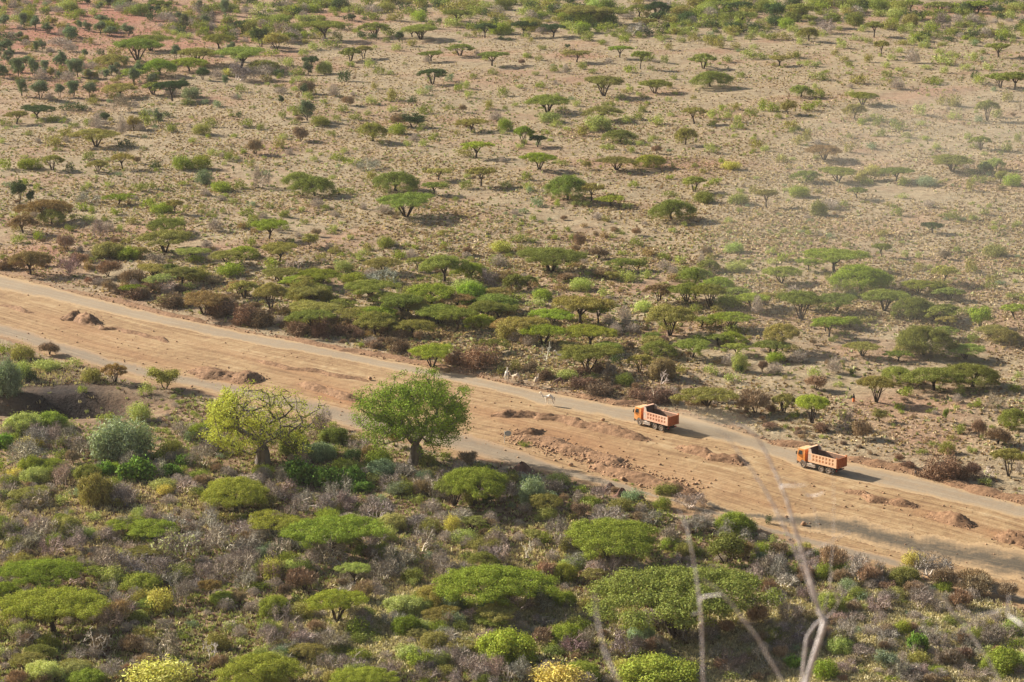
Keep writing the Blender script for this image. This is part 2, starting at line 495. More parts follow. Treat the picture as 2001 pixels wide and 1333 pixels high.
def make_acacia(seed, big, dome=0.25, stems=1):
    """umbrella acacia normalised: crown radius 1 in xy, height 1 in z (real size handled by scale)"""
    r = np.random.default_rng(seed)
    Rr, H = (8.0, 6.4) if big else (4.0, 4.0)
    leaf = (0.27 if big == 1 else .19) if big else 0.27
    n = (20000 if big == 1 else 52000) if big else 5200
    pads = []
    npad = (150 if big == 2 else 90) if big else 44
    rim = 1 + 0.16*np.sin(2*np.arange(0, 6.3, 0.1) + r.random()*6) + 0.1*np.sin(3*np.arange(0, 6.3, 0.1) + r.random()*6)
    for i in range(npad):
        th = i*2.39996 + r.normal(0, .3); q = math.sqrt((i + 0.5)/npad)*0.86 + r.normal(0, .03)
        rr = q*Rr*rim[int((th % 6.28)*10) % 63]
        z = H*(0.92 - dome*(q/0.8)**2*0.85) - abs(r.normal(0, 0.075*H))
        pr = Rr*(({0: .15, 1: .10, 2: .075}[int(big)]) + 0.085*r.random()**1.5)
        pads.append([rr*math.cos(th), rr*math.sin(th), z, pr, pr*(0.8 + .3*r.random()), H*(0.045 + 0.03*r.random())*(1 + dome)])
    P, d = pts_ellipsoids(r, pads, n, 2.6)
    P[:, 2] += np.abs(r.normal(0, 0.02*H, n))
    P += d*r.exponential(.022, (n, 1))*Rr*np.array([1, 1, .35])
    nv = d.copy(); nv[:, 2] = nv[:, 2]*1.6 + 0.25
    if dome > .35:   # fuller side foliage hanging down
        m = r.random(n) < 0.3
        P[m, 2] -= r.random(m.sum())*0.25*H
    crown = crown_mesh('acacia_crown', P, leaf, leaf*0.6, r, nrm=nv)
    segs, tips = [], []
    fork = H*(0.10 + 0.22*r.random()) if stems > 1 else H*(0.22 + 0.15*r.random())
    tr = 0.036*Rr + 0.08
    k = 5 if big else 4
    lean = r.normal(0, 0.06*H, 2)
    top = np.array([lean[0], lean[1], fork])
    if stems == 1:
        segs.append([0, 0, -0.4, *(top*0.5 + np.array([0.03*H*r.normal(), 0, 0])), tr*1.5, tr*1.1])
        segs.append([*segs[-1][3:6], *top, tr*1.1, tr*0.95])
    for j in range(max(k, stems*2)):
        th = 6.283*j/max(k, stems*2) + r.normal(0, .25)
        q = Rr*(0.35 + 0.3*r.random())
        if stems > 1:
            p = np.array([0.12*math.cos(th), 0.12*math.sin(th), -0.3])
        else:
            p = top.copy()
        endp = np.array([q*math.cos(th), q*math.sin(th), H*(0.86 - dome*0.35*(q/Rr)**2)])
        m1 = p + (endp - p)*np.array([0.32, 0.32, 0.48]) + r.normal(0, 0.03*H, 3)
        m2 = p + (endp - p)*np.array([0.62, 0.62, 0.80]) + r.normal(0, 0.03*H, 3)
        segs += [[*p, *m1, tr*0.72, tr*0.52], [*m1, *m2, tr*0.52, tr*0.34], [*m2, *endp, tr*0.34, tr*0.15]]
        for s in range(4):
            e2 = m2 + np.array([r.normal(0, .24)*Rr, r.normal(0, .24)*Rr, 0]); e2[2] = H*(0.84 - dome*0.3) + r.normal(0, .03)*H
            segs.append([*(m1 if s % 2 else m2), *e2, tr*0.26, tr*0.08])
    V, Fq = tubes(segs, 6)
    trunk = mesh_np('acacia_trunk', V, Fq, M_BARK, None, True)
    for me in (crown, trunk):
        me.transform(Matrix.Diagonal((1/Rr, 1/Rr, 1/H, 1)))
    return [('crown', crown), ('trunk', trunk)]
def make_round_tree(seed, slender=False):
    r = np.random.default_rng(seed)
    H, Rr = (5.5, 1.7) if slender else (4.0, 2.4)
    E = []
    nl = 20
    for i in range(nl):
        th = i*2.4 + r.normal(0, .3); q = Rr*(0.75 + r.normal(0, .1))*math.sqrt((i + .5)/nl)
        E.append([q*math.cos(th), q*math.sin(th), H*((0.62 if slender else .7) + 0.16*r.normal()*(1.0 if slender else .6)), Rr*(.20 + .13*r.random()), Rr*(.20 + .13*r.random()), H*(.08 + .05*r.random())])
    P, d = pts_ellipsoids(r, E, 5000, 3.0)
    P += d*r.exponential(.22, (len(P), 1))
    P[:, 2] = np.minimum(P[:, 2], H*1.02)
    crown = crown_mesh('crown', P, 0.24, 0.14, r, nrm=d)
    segs, tips = [], []
    for j in range(3 if not slender else 2):
        th = r.random()*6.28
        branchy(r, (0.1*math.cos(th), 0.1*math.sin(th), -0.2), (0.35*math.cos(th), 0.35*math.sin(th), 1), H*0.42, 0.12, 2, 0.35, 2, segs, tips, up=0.3)
    V, Fq = tubes(segs, 5)
    trunk = mesh_np('trunk', V, Fq, M_BARK, None, True)
    for me in (crown, trunk): me.transform(Matrix.Diagonal((1/Rr, 1/Rr, 1/H, 1)))
    return [('crown', crown), ('trunk', trunk)]
def make_bush(seed, kind='R', n=3600):
    """bush from the ground up; radius 1, height 1"""
    r = np.random.default_rng(seed)
    E = []
    k = {'R': 22, 'R1': 46, 'L': 18, 'G': 22, 'Y': 18, 'lo': 6}.get(kind, 10)
    for i in range(k):
        th = i*2.4 + r.normal(0, .3); q = 0.76*math.sqrt((i + .5)/k)
        s = ((0.20 + 0.13*r.random()) if kind != 'R1' else (.12 + .11*r.random())) if kind != 'lo' else .34
        if kind == 'L': s *= 0.72
        zc = (1 - s*0.95)*(1 - 0.55*q*q) * (0.6 + 0.45*r.random())
        E.append([q*math.cos(th), q*math.sin(th), max(zc, 0.3), s, s, s*(1.05 if kind != 'L' else .8)])
        if i % 2 == 0: E.append([q*math.cos(th)*1.12, q*math.sin(th)*1.12, 0.22, s*0.8, s*0.8, 0.24])
    P, d = pts_ellipsoids(r, E, n, 3.2, 0.02)
    P += d*r.exponential(.075 if kind != 'R1' else .05, (n, 1)); P[:, 2] = np.maximum(P[:, 2], 0.01)
    L, W = {'R': (0.10, 0.046), 'R1': (.065, .032), 'L': (0.13, 0.10), 'G': (0.13, 0.03), 'Y': (0.11, 0.05), 'lo': (0.17, 0.09)}[kind]
    b = d.copy(); b[:, 2] = np.abs(b[:, 2]) + 0.5
    nn = d.copy(); nn[:, 2] += .15
    V, Fq, v = leaves(P, L, W, r, bias=b*.5 if kind[0] in 'RGY' else None, nrm=nn, loose=.5)
    fol = mesh_np('foliage', V, Fq, M_LEAF, {'v': v})
    if kind == 'lo': return [('foliage', fol)]
    segs, tips = [], []
    for j in range(5):
        th = j*1.26 + r.random()
        branchy(r, (0.03*math.cos(th), 0.03*math.sin(th), -0.05), (0.7*math.cos(th), 0.7*math.sin(th), 1.0), 0.45, 0.022, 1, 0.4, 2, segs, tips, up=.2)
    V, Fq = tubes(segs, 4)
    st = mesh_np('stems', V, Fq, M_BARK)
    return [('foliage', fol), ('stem', st)]
def make_bare(seed, white=False, dense=True, pale_leaf=False):
    """leafless thorn shrub: crooked stems and a haze of fine twigs; radius 1, height 1"""
    r = np.random.default_rng(seed)
    segs, tips = [], []
    for j in range(4 if not white else 2):
        th = j*1.57 + r.random()
        branchy(r, (0.04*math.cos(th), 0.04*math.sin(th), -0.05), (0.55*math.cos(th), 0.55*math.sin(th), 0.9), 0.40, 0.034 if not white else 0.045, 3, 0.55, 2, segs, tips, up=.1, crook=.5)
    V, Fq = tubes(segs, 3)
    mx = max(np.abs(V[:, :2]).max(), .5); mz = V[:, 2].max()
    V = V/np.array([mx, mx, mz])
    v = np.repeat(0.8 + 0.8*r.random(len(segs)), 6)
    T = np.array(tips)/np.array([mx, mx, mz])
    nt_ = 2000 if dense else 350
    if white: nt_ = 0
    base = T[r.integers(len(T), size=nt_)]
    C = base + r.normal(0, 0.11, (nt_, 3))
    C[:, 2] = np.maximum(C[:, 2], 0.06)
    b = C*np.array([1, 1, 0.9]); b /= np.linalg.norm(b, axis=1)[:, None] + 1e-6
    if white: return [('branches', mesh_np('branches', V, Fq, M_TWIG, {'v': v}))]
    V2, F2, v2 = leaves(C, 0.17, 0.018, r, bias=b*0.6)
    V = np.concatenate([V, V2]); Fa = np.concatenate([Fq, F2 + len(V) - len(V2)])
    v = np.concatenate([v, v2*0.35 - .1])
    if pale_leaf:
        k = 420
        C = T[r.integers(len(T), size=k)] + r.normal(0, .045, (k, 3))
        V3, F3, v3 = leaves(C, .10, .07, r)
        lf = mesh_np('leaves', V3, F3, M_LEAF, {'v': v3})
        return [('branches', mesh_np('branches', V, Fa, M_TWIG, {'v': v})), ('foliage', lf)]
    return [('branches', mesh_np('branches', V, Fa, M_TWIG, {'v': v}))]
def make_drydome(seed):
    """dry brown thorn tree: low dome of fine brown twigs over a few dark stems"""
    r = np.random.default_rng(seed)
    E = []
    for i in range(8):
        th = i*2.4; q = 0.6*math.sqrt((i + .5)/8)
        E.append([q*math.cos(th), q*math.sin(th), 0.66 + .06*r.normal() - 0.2*q, 0.36, 0.36, 0.26])
    P, d = pts_ellipsoids(r, E, 2600, 2.5, 0.12)
    b = d.copy(); b[:, 2] += 0.6
    V, Fq, v = leaves(P, 0.20, 0.028, r, bias=b)
    fol = mesh_np('twigs', V, Fq, M_TWIG, {'v': v})
    segs, tips = [], []
    for j in range(4):
        th = j*1.6 + r.random()
        branchy(r, (0.03, 0, -0.05), (0.5*math.cos(th), 0.5*math.sin(th), 1.0), 0.42, 0.035, 2, 0.4, 2, segs, tips, up=.15)
    V, Fq = tubes(segs, 4)
    return [('crown', fol), ('trunk', mesh_np('trunk', V, Fq, M_BARK))]
def make_heap(seed):
    """heap of cut thorn brushwood"""
    r = np.random.default_rng(seed)
    n = 3800
    lumps = []
    for i in range(9):
        a = r.random()*6.28; q = 0.72*math.sqrt(r.random())
        lumps.append([q*math.cos(a), q*math.sin(a), (1 - q)*.42*(.4 + r.random()), .26 + .14*r.random(), .26 + .14*r.random(), .2 + .34*r.random()*(1 - .5*q)])
    C, dd = pts_ellipsoids(r, lumps, n, 2.0, 0.02)
    C += dd*np.abs(r.normal(0, .07, (n, 1)))
    C[:, 2] /= np.percentile(C[:, 2], 98); C[:, :2] /= np.percentile(np.abs(C[:, :2]), 98)
    V, Fq, v = leaves(C, 0.22, 0.03, r, flat=0.2)
    segs = []
    for i in range(26):
        a = r.random()*6.28; rr = r.random()*0.8
        p = np.array([rr*math.cos(a), rr*math.sin(a), 0.1 + r.random()*0.5*(1 - rr)])
        d = r.normal(size=3)*np.array([1, 1, .45]); d = d/np.linalg.norm(d)*0.32
        segs.append([*(p - d), *(p + d), 0.022, 0.012])
    V3, F3 = tubes(segs, 4)
    v3 = np.full(len(V3), 0.95)
    return [('twigs', mesh_np('twigs', np.concatenate([V, V3]), np.concatenate([Fq, F3 + len(V)]), M_TWIG, {'v': np.concatenate([v, v3])}))]

PROTO['A1'] = [make_acacia(11 + i, True, d, s) for i, (d, s) in enumerate([(.08, 1), (.16, 3), (.28, 1), (.12, 2), (.5, 1), (.22, 3)])]
PROTO['A2'] = [make_acacia(411 + i, 2, d, s) for i, (d, s) in enumerate([(.10, 1), (.20, 3), (.30, 1), (.14, 2), (.42, 1), (.24, 3)])]
PROTO['A0'] = [make_acacia(31 + i, False, d, s) for i, (d, s) in enumerate([(.08, 1), (.2, 2), (.4, 1), (.15, 1), (.3, 3), (.1, 1)])]
PROTO['D'] = [make_round_tree(50 + i) for i in range(4)]
PROTO['N'] = [make_round_tree(60 + i, True) for i in range(4)]
PROTO['R'] = [make_bush(70 + i, 'R') for i in range(6)]
PROTO['R1'] = [make_bush(170 + i, 'R1', 20000) for i in range(3)]
PROTO['L'] = [make_bush(80 + i, 'L', 4200) for i in range(4)]
PROTO['G'] = [make_bush(90 + i, 'G', 9000) for i in range(2)]
PROTO['Y'] = [make_bush(100 + i, 'Y', 3000) for i in range(3)]
PROTO['T'] = [make_bare(110 + i) for i in range(7)]
PROTO['P'] = [make_bare(160 + i, pale_leaf=True) for i in range(3)]
PROTO['X'] = [make_bare(120 + i, True) for i in range(3)]
PROTO['B'] = [make_drydome(130 + i) for i in range(4)]
PROTO['W'] = [make_heap(140 + i) for i in range(4)]

COLR = {'g': (.30, .35, .062), 'm': (.26, .285, .078), 'o': (.32, .29, .10), 'd': (.085, .120, .050), 'y': (.40, .435, .15),
        'b': (.32, .225, .115), 'r': (.26, .325, .20), 'p': (.62, .62, .36), 'n': (.21, .255, .15)}
COLK = {'T': (.47, .405, .345), 'X': (.40, .35, .30), 'B': (.36, .265, .17), 'W': (.24, .16, .105), 'Y': (.60, .54, .16), 'P': (.46, .48, .25)}
NAME = {'A': 'umbrella_acacia', 'D': 'round_tree', 'N': 'slender_tree', 'R': 'green_bush', 'L': 'leafy_shrub', 'G': 'feathery_shrub',
        'Y': 'yellow_shrub', 'P': 'pale_leaved_shrub', 'T': 'bare_shrub', 'X': 'dead_tree', 'B': 'dry_thorn_tree', 'W': 'brushwood_heap'}
# ------------------------------------------------------------------ surveyed plants: kind colour x y width height, in quarter pixels of each 500x333 px field of the photograph
FIELDS = {
(0, 0): """A m 1075 475 390 190;A m 1175 395 330 120;A o 905 435 170 90;A o 880 520 270 95;A m 1710 380 280 130;A m 1355 245 170 90;A d 1905 260 200 110;A o 1545 510 330 150;A g 1240 590 330 150;A m 1040 650 220 120;A g 1480 560 300 80;A m 1880 530 420 90;A d 1350 790 260 170;A o 940 760 300 110;A m 1200 740 200 110;A o 750 1145 360 160;
N n 185 220 70 120;N n 275 250 70 130;N n 370 260 90 80;N n 550 320 110 110;N n 310 780 140 160;N n 170 750 90 130;N n 575 760 100 130;N n 705 770 110 140;N n 470 760 80 110;N n 40 410 130 110;N n 150 320 70 80;N n 330 395 70 90;N n 140 600 90 150;N n 265 600 90 150;N n 480 530 90 140;N n 560 600 90 140;N n 610 600 90 140;R o 240 400 100 70;N o 690 620 70 80;N o 745 620 60 60;N o 400 600 60 80;N n 35 220 90 110;N n 800 200 110 90;N n 780 270 100 110;N n 860 290 100 90;N n 1000 280 110 100;N o 605 220 60 70;N o 420 200 60 60;A o 700 340 90 60;N d 850 50 40 80;N d 685 50 50 70;R d 1175 165 100 80;R d 1625 165 90 70;R d 1780 180 70 60;R d 790 430 90 60;N n 60 480 80 90;N n 110 560 80 100;N n 200 520 90 90;N n 350 560 80 90;N n 30 600 80 80;
D o 1050 1020 130 110;D d 820 960 90 80;R m 1335 1035 140 80;R o 1575 1055 160 100;R m 1650 1000 130 90;R m 1165 990 130 100;R m 405 960 120 70;R m 690 990 130 70;R m 40 990 120 70;R m 1925 1000 140 80;R d 1300 920 110 50;R d 990 1155 170 70;R g 1500 1120 80 50;R g 1830 1080 80 40;R r 1490 770 170 100;R m 1880 720 100 70;R m 1470 830 130 60;R g 230 1330 200 100;R g 1430 1330 180 120;R g 1575 1330 180 130;R d 1215 1330 100 80;R m 690 1250 130 70;R g 40 1330 130 100;R m 1790 1260 120 90;R r 1700 840 120 60;R r 1600 820 100 50;
T . 950 880 180 130;A d 300 930 280 120;A o 130 970 190 110;A o 430 1140 150 100;A o 410 1330 200 130;A o 960 1320 190 130;A o 765 1340 170 100;A d 545 1330 80 70;B . 1985 1210 130 130;A d 1870 920 60 60;T . 470 360 200 70;T . 1020 90 180 70;T . 1870 640 300 140;T . 1700 620 130 80;D d 1590 630 120 100;Y . 1800 600 150 60;T . 950 1060 80 160;R o 520 1070 130 80;N o 200 340 60 70;R y 1890 440 160 80;R m 1970 570 100 80;A m 1490 170 190 70;T . 1280 170 150 70;R y 1290 80 130 60;R y 740 120 120 60;R m 620 130 120 60;R m 930 60 140 60;R o 90 60 160 70;R m 240 80 110 60;A m 1650 90 220 70;R m 580 1000 120 50;R d 550 870 200 70;R d 650 870 110 60""",
(500, 0): """A d 60 170 140 100;D m 240 190 100 70;A m 540 310 320 160;A m 640 315 100 90;D o 165 400 220 140;D d 40 370 160 150;T . 290 330 160 100;A d 680 230 160 60;A m 930 290 240 130;A m 1290 310 280 130;A m 1220 290 180 100;A o 1225 360 90 70;D d 1125 330 80 80;A o 1090 160 150 90;A m 1580 190 200 120;A d 1690 220 140 70;A d 1790 295 170 120;R g 1920 270 180 100;A m 1595 435 240 100;A m 1370 480 190 90;A m 1850 515 240 120;A d 430 565 150 130;R y 540 580 140 110;A m 60 570 240 120;R y 240 520 150 80;A d 1380 655 230 130;R r 1515 640 90 80;A d 700 635 140 110;A m 965 580 110 90;R y 880 530 90 80;A m 740 480 180 120;A o 840 460 150 110;B . 400 740 160 120;A o 1065 780 130 110;R y 1640 695 100 70;R y 1670 765 90 70;R m 1930 755 120 80;R y 1290 745 110 60;R d 1220 810 90 60;R y 905 820 110 80;B . 720 830 130 90;R m 680 880 110 60;R m 340 905 130 90;R m 205 925 90 60;R m 505 990 170 90;R m 630 940 80 50;R m 775 940 130 60;R m 875 905 90 40;R m 300 975 70 50;R m 1325 895 160 80;R m 1515 860 90 50;A m 905 1105 240 170;R g 1110 1055 170 90;D d 1230 1005 190 110;B . 1110 990 160 110;R m 35 1020 90 60;B . 350 1110 160 130;R o 190 1160 120 100;A o 1680 1030 250 110;R g 1950 1025 130 110;R y 1310 1145 100 60;R g 1375 1100 60 60;A g 1725 1235 240 140;A o 1640 1220 160 90;R g 640 1260 110 80;R g 760 1290 160 60;T . 880 1340 220 100;B . 0 1210 150 130;A o 1820 850 110 90;D d 200 825 50 80;R g 525 810 70 40;T . 1875 950 110 80;R y 1100 400 110 70;R y 450 395 140 70;R y 370 440 100 70;T . 610 760 100 100;
R y 460 180 130 70;R m 380 50 140 60;R m 580 60 160 60;A d 165 60 120 70;R m 270 110 130 80;A m 900 150 200 70;R g 1280 170 160 90;A o 1500 100 250 60;R g 120 440 150 60;R y 330 640 110 60;R m 580 380 200 60;D d 750 170 80 60;R m 1200 120 180 70;R y 1800 60 150 60;T . 900 110 200 70;R d 840 300 130 60;R m 700 70 150 60;T . 60 640 200 130;R d 160 600 180 50""",
(1000, 0): """A o 570 185 380 140;A d 1140 150 220 150;A m 1000 130 260 90;A m 760 190 280 140;D m 1300 130 190 90;R g 1430 140 120 100;A m 1800 200 220 120;A d 1790 90 220 80;R g 1600 130 160 70;A d 90 285 190 130;A d 320 290 210 110;A m 580 320 150 100;R y 500 270 150 90;R g 690 260 120 60;R d 210 160 100 60;A o 890 250 130 70;A o 1040 245 160 110;D d 1210 250 50 70;R m 1270 270 110 60;R m 1000 300 90 60;R m 880 320 100 60;A o 1420 320 100 70;A o 1545 350 130 90;A o 1620 375 110 100;A o 1755 380 100 60;R m 1330 335 90 50;A o 1230 390 80 70;R m 705 355 90 50;R m 235 390 90 45;A g 845 450 180 100;A m 1005 540 130 150;A m 1055 475 160 85;A o 510 485 190 100;R m 1195 495 90 70;A m 1495 535 230 130;A m 1560 680 350 140;R m 550 545 100 70;R m 330 565 90 60;T . 420 580 60 80;R g 930 575 130 75;R m 635 575 80 45;R m 215 475 80 50;A o 720 750 320 170;A m 1120 730 250 120;R y 920 725 80 60;R m 1280 745 60 40;R g 225 690 85 55;R m 190 590 75 35;R m 1270 625 80 40;A m 280 880 370 90;R y 300 960 200 90;R y 350 1000 100 80;A o 710 945 320 130;R y 680 1025 230 130;A o 545 1060 140 110;A o 1425 970 180 140;R y 890 970 110 80;R m 985 940 120 70;R y 1130 980 150 90;R y 1580 935 140 90;R g 1650 870 100 60;R o 1750 860 100 60;R m 1870 910 130 80;R g 1960 870 100 110;R y 1690 930 100 70;R y 1770 960 90 70;R y 1240 915 70 40;A g 90 1145 170 170;A d 200 1150 160 100;A m 840 1110 270 90;A o 1360 1130 170 150;R y 1080 1115 60 60;R y 1560 1195 120 80;R o 1910 1165 130 80;R g 1570 985 80 50;R y 1730 1010 70 40;A g 215 1325 270 150;A o 820 1330 280 90;A g 1070 1310 280 80;D o 590 1330 90 70;Y . 1720 1330 170 70;R m 1265 1320 60 50;R m 1430 1310 60 40;R y 110 450 80 40;D d 435 385 50 40;R o 420 440 110 70;R d 550 170 260 70;D d 1150 180 160 90;R g 450 100 200 60;R y 110 120 200 60;R m 1900 470 200 60;R y 1850 430 130 50;R m 1690 490 100 60;R y 1950 290 90 50;R y 1880 270 80 40;R m 1550 200 120 50;R y 1380 200 150 60;T . 900 150 150 60;A m 1600 80 200 80;R m 1900 100 150 60;R d 1690 150 120 50""",
(1500, 0): """R g 150 230 150 100;D m 330 185 130 70;D m 510 220 140 110;D d 650 190 130 80;D d 60 140 170 120;A m 260 150 240 130;A m 1120 90 180 100;A o 1340 90 220 80;A g 1640 100 220 100;T . 1600 190 140 80;T . 1480 190 110 80;D d 1790 130 120 80;A o 1030 150 130 110;T . 690 120 140 70;R y 930 230 100 70;R y 1130 250 140 70;A m 830 290 150 130;A o 320 320 150 120;R y 260 350 100 60;R y 430 290 90 60;R y 580 380 110 70;R m 780 340 80 50;A o 890 440 120 130;R y 1130 355 90 70;R y 1220 380 120 70;R m 1345 300 100 60;R m 1550 310 80 40;R y 1370 360 80 40;A m 1800 450 180 120;A o 790 490 90 90;T . 1130 500 120 120;R y 1030 415 100 50;R y 1340 430 100 60;R y 1430 440 90 50;A y 1380 500 240 50;R y 1600 480 130 80;A o 90 515 180 90;A o 200 450 150 60;R o 600 480 110 50;R y 320 520 110 60;R y 930 535 90 60;R y 1030 560 80 40;R y 1230 545 100 40;A m 930 600 120 65;R y 1550 550 110 60;R y 1380 575 90 60;R d 1620 620 80 70;R y 1730 550 120 60;A m 1820 690 220 130;A m 1930 700 220 150;R y 1650 660 150 90;R m 410 630 180 70;A o 720 650 150 90;T . 1010 700 130 80;R m 1280 660 160 70;A m 255 755 190 105;R m 380 765 150 70;A m 740 820 260 80;A o 680 925 180 130;R d 870 830 60 40;A o 1380 820 130 100;A o 1460 830 110 110;A m 1715 945 170 170;A m 1790 915 120 80;A y 1460 935 120 90;A o 1870 790 120 90;R g 40 880 130 90;D o 160 900 150 110;R g 320 870 130 80;R g 390 830 90 60;A m 1010 1015 140 100;R y 1190 905 140 100;A m 850 950 170 60;R r 1650 960 90 70;R y 1200 985 90 50;R o 180 1015 160 80;A o 310 1110 90 130;A o 235 1130 110 90;R m 890 1070 100 70;R m 1090 1080 100 50;R g 1230 1100 110 40;R y 1320 1165 70 60;R m 1200 1150 50 30;A m 1665 1175 150 120;R y 1560 1090 70 60;R m 1870 1190 120 80;R m 1950 1105 80 70;A o 640 1190 100 90;R r 815 1170 120 60;A b 440 1250 310 90;Y . 820 1370 140 80;A m 1440 1340 350 110;R d 1700 1370 170 80;A y 1780 1330 150 110;A o 110 1270 100 80;
R g 420 80 200 70;R m 700 70 180 60;R g 950 60 160 60;R m 1280 130 140 70;R m 1500 110 160 60;R y 1900 150 150 80;R m 1850 250 120 60;R m 1660 270 110 60;R y 1300 220 130 60;R y 750 250 120 60;R m 1050 260 120 70;A o 1040 350 130 30;R m 550 240 100 40;R y 700 320 130 50;R g 980 200 120 50;R y 900 130 120 60""",
(0, 333): """D d 150 265 130 185;D d 240 270 70 120;A o 410 420 250 140;A b 350 400 420 200;R g 640 320 110 80;R g 720 330 90 60;A g 930 270 230 100;T . 690 260 180 90;R g 1270 340 200 90;R g 1160 300 150 90;A o 1370 340 130 120;R y 690 400 160 60;R m 820 400 90 40;R m 930 400 80 40;A o 1030 420 110 80;R m 1090 165 150 70;R m 1180 150 100 70;R y 690 140 90 60;R y 845 130 80 50;R g 1730 170 180 90;R m 1870 150 110 80;R r 1600 110 150 120;R g 1430 120 90 40;A b 180 490 240 170;R g 150 575 130 90;R g 300 550 110 90;R m 545 480 110 60;A m 1300 500 340 100;A o 1290 640 460 180;A b 240 815 320 210;B . 520 640 180 150;T . 540 830 200 180;R o 850 690 300 120;R g 1000 700 260 80;R g 1520 730 160 80;A y 1500 700 250 90;T . 1210 750 250 90;A g 1900 680 250 90;A o 1780 740 300 110;R b 690 790 110 100;B . 850 850 260 150;A o 1200 830 260 90;B . 1040 910 260 150;A y 1250 930 240 130;R o 1550 880 220 130;R g 1800 835 230 110;B . 1680 900 200 80;A o 1910 1000 230 160;A b 1600 1130 400 200;W . 940 970 110 60;W . 1080 1010 220 70;W . 1330 1080 280 100;W . 1740 1150 280 140;W . 1930 1210 240 150;R y 1480 930 110 60;W . 60 780 150 80;B . 330 760 150 70;B . 150 780 140 90;R m 1960 600 120 90;R m 1940 360 160 80;R m 30 700 80 50;A m 1960 445 130 60;R y 1410 410 100 50;R g 1265 380 80 40;R y 940 480 90 60;T . 1680 480 130 100;R m 1570 340 60 40;R m 1650 345 60 40;R m 1740 340 60 50;T . 780 540 150 140;T . 840 480 120 80;R o 130 480 140 60;B . 620 760 200 120;R m 1990 700 100 60;W . 1400 960 150 60;R b 1390 860 200 70;T . 1620 610 100 60""",
(500, 333): """A m 460 200 340 180;A m 330 120 300 110;T . 40 140 150 180;R g 640 190 100 60;R m 740 190 110 60;A m 1100 160 420 110;A m 1175 362 470 205;A m 1390 190 190 110;R m 1640 150 150 80;A m 1450 130 150 50;A o 900 70 150 90;A o 1425 75 200 100;A o 1760 120 220 160;R y 1950 145 100 70;T . 480 290 130 70;R m 540 310 80 50;T . 1000 340 160 70;R y 1110 330 60 60;T . 840 310 70 60;A g 100 535 300 165;A o 180 720 300 170;R m 50 370 90 60;R m 240 370 80 70;X . 330 780 200 150;D o 430 610 150 110;R o 520 710 110 70;R o 620 650 90 80;R m 1010 610 150 100;R o 880 630 120 70;R y 810 710 90 80;R g 1125 700 120 80;R g 1475 620 100 70;A o 1000 800 290 140;R y 690 800 170 100;R g 770 890 220 95;A g 420 890 250 90;A m 1470 870 380 240;A g 1690 845 280 150;A o 1260 780 150 110;T . 1830 900 150 130;A b 1960 880 180 110;Y . 1920 650 190 100;T . 1900 760 150 100;R g 140 760 200 50;A g 1370 1060 470 200;R g 1680 1040 260 170;A m 870 1020 400 130;A m 1130 1170 330 220;A o 120 1100 270 240;R o 380 1030 250 170;R o 540 1040 170 110;A o 850 1220 400 180;A o 460 1180 400 140;A m 1440 1200 380 150;A m 1570 1260 300 200;A m 1880 1100 380 170;A g 1750 1230 260 130;D m 1010 1260 190 130;R o 1960 1330 200 160;A o 1230 1290 330 130;W . 60 1230 220 120;W . 320 1290 220 100;W . 520 1310 150 150;W . 700 1300 250 70;W . 1120 1320 160 70;T . 1000 900 300 70;A m 1880 740 200 60;T . 900 840 120 80;R y 1640 950 240 100;A o 200 880 300 80;R m 1180 600 80 40;R g 520 880 160 70;R b 1450 1330 200 70;A o 1870 1010 250 80;R m 1100 930 120 60""",
(1000, 333): """A m 435 230 350 220;R m 110 80 110 80;R y 130 160 90 70;A o 620 245 190 160;A g 775 285 240 105;R r 205 290 150 90;R g 355 270 60 50;R y 500 275 100 40;R y 580 285 120 50;R g 490 235 70 50;R g 950 135 90 60;A m 1425 165 200 130;R g 1590 115 110 70;A m 1255 382 370 185;A m 1240 200 140 50;R m 1500 260 180 100;R m 1770 270 170 90;A o 1890 190 90 100;A o 1990 290 150 150;R g 1240 70 90 40;A m 55 555 170 85;A m 150 560 110 50;A m 310 795 520 210;B . 530 630 130 150;B . 680 700 190 110;A b 1075 665 170 85;A m 1195 690 130 70;A m 860 780 250 90;D m 980 790 170 100;R y 900 880 130 100;R y 1050 850 110 80;R y 1310 740 130 80;T . 1190 780 120 80;R y 550 950 200 110;D o 790 870 130 80;B . 720 850 200 90;A b 1260 860 150 70;R y 1440 850 80 40;A b 1150 1030 220 160;A m 1370 1030 300 170;A m 1550 1070 260 200;R g 1700 1080 230 120;A m 1760 1000 200 100;B . 1520 680 120 100;R y 1740 650 160 90;R y 1750 800 190 90;A m 25 935 210 150;A m 130 940 130 130;R g 50 1030 150 80;R g 240 1020 190 90;R y 200 1070 200 70;A o 535 1200 430 240;R y 730 1000 150 80;A g 680 1200 220 180;A o 1235 1290 420 270;R y 1030 1110 170 90;A g 1720 1230 320 140;A g 1720 1350 250 110;A o 110 1340 320 220;A g 610 1380 370 190;B . 320 1270 200 100;T . 880 1180 120 120;T . 400 1180 150 100;R m 1430 1120 120 80;T . 1920 1130 100 150;R o 1900 1050 130 80;A b 400 930 150 60;B . 430 880 200 80;R y 920 870 120 80;T . 1260 820 100 80;A o 1990 1060 200 120;R m 1850 740 100 50;T . 1480 760 60 130;R m 100 130 60 40""",
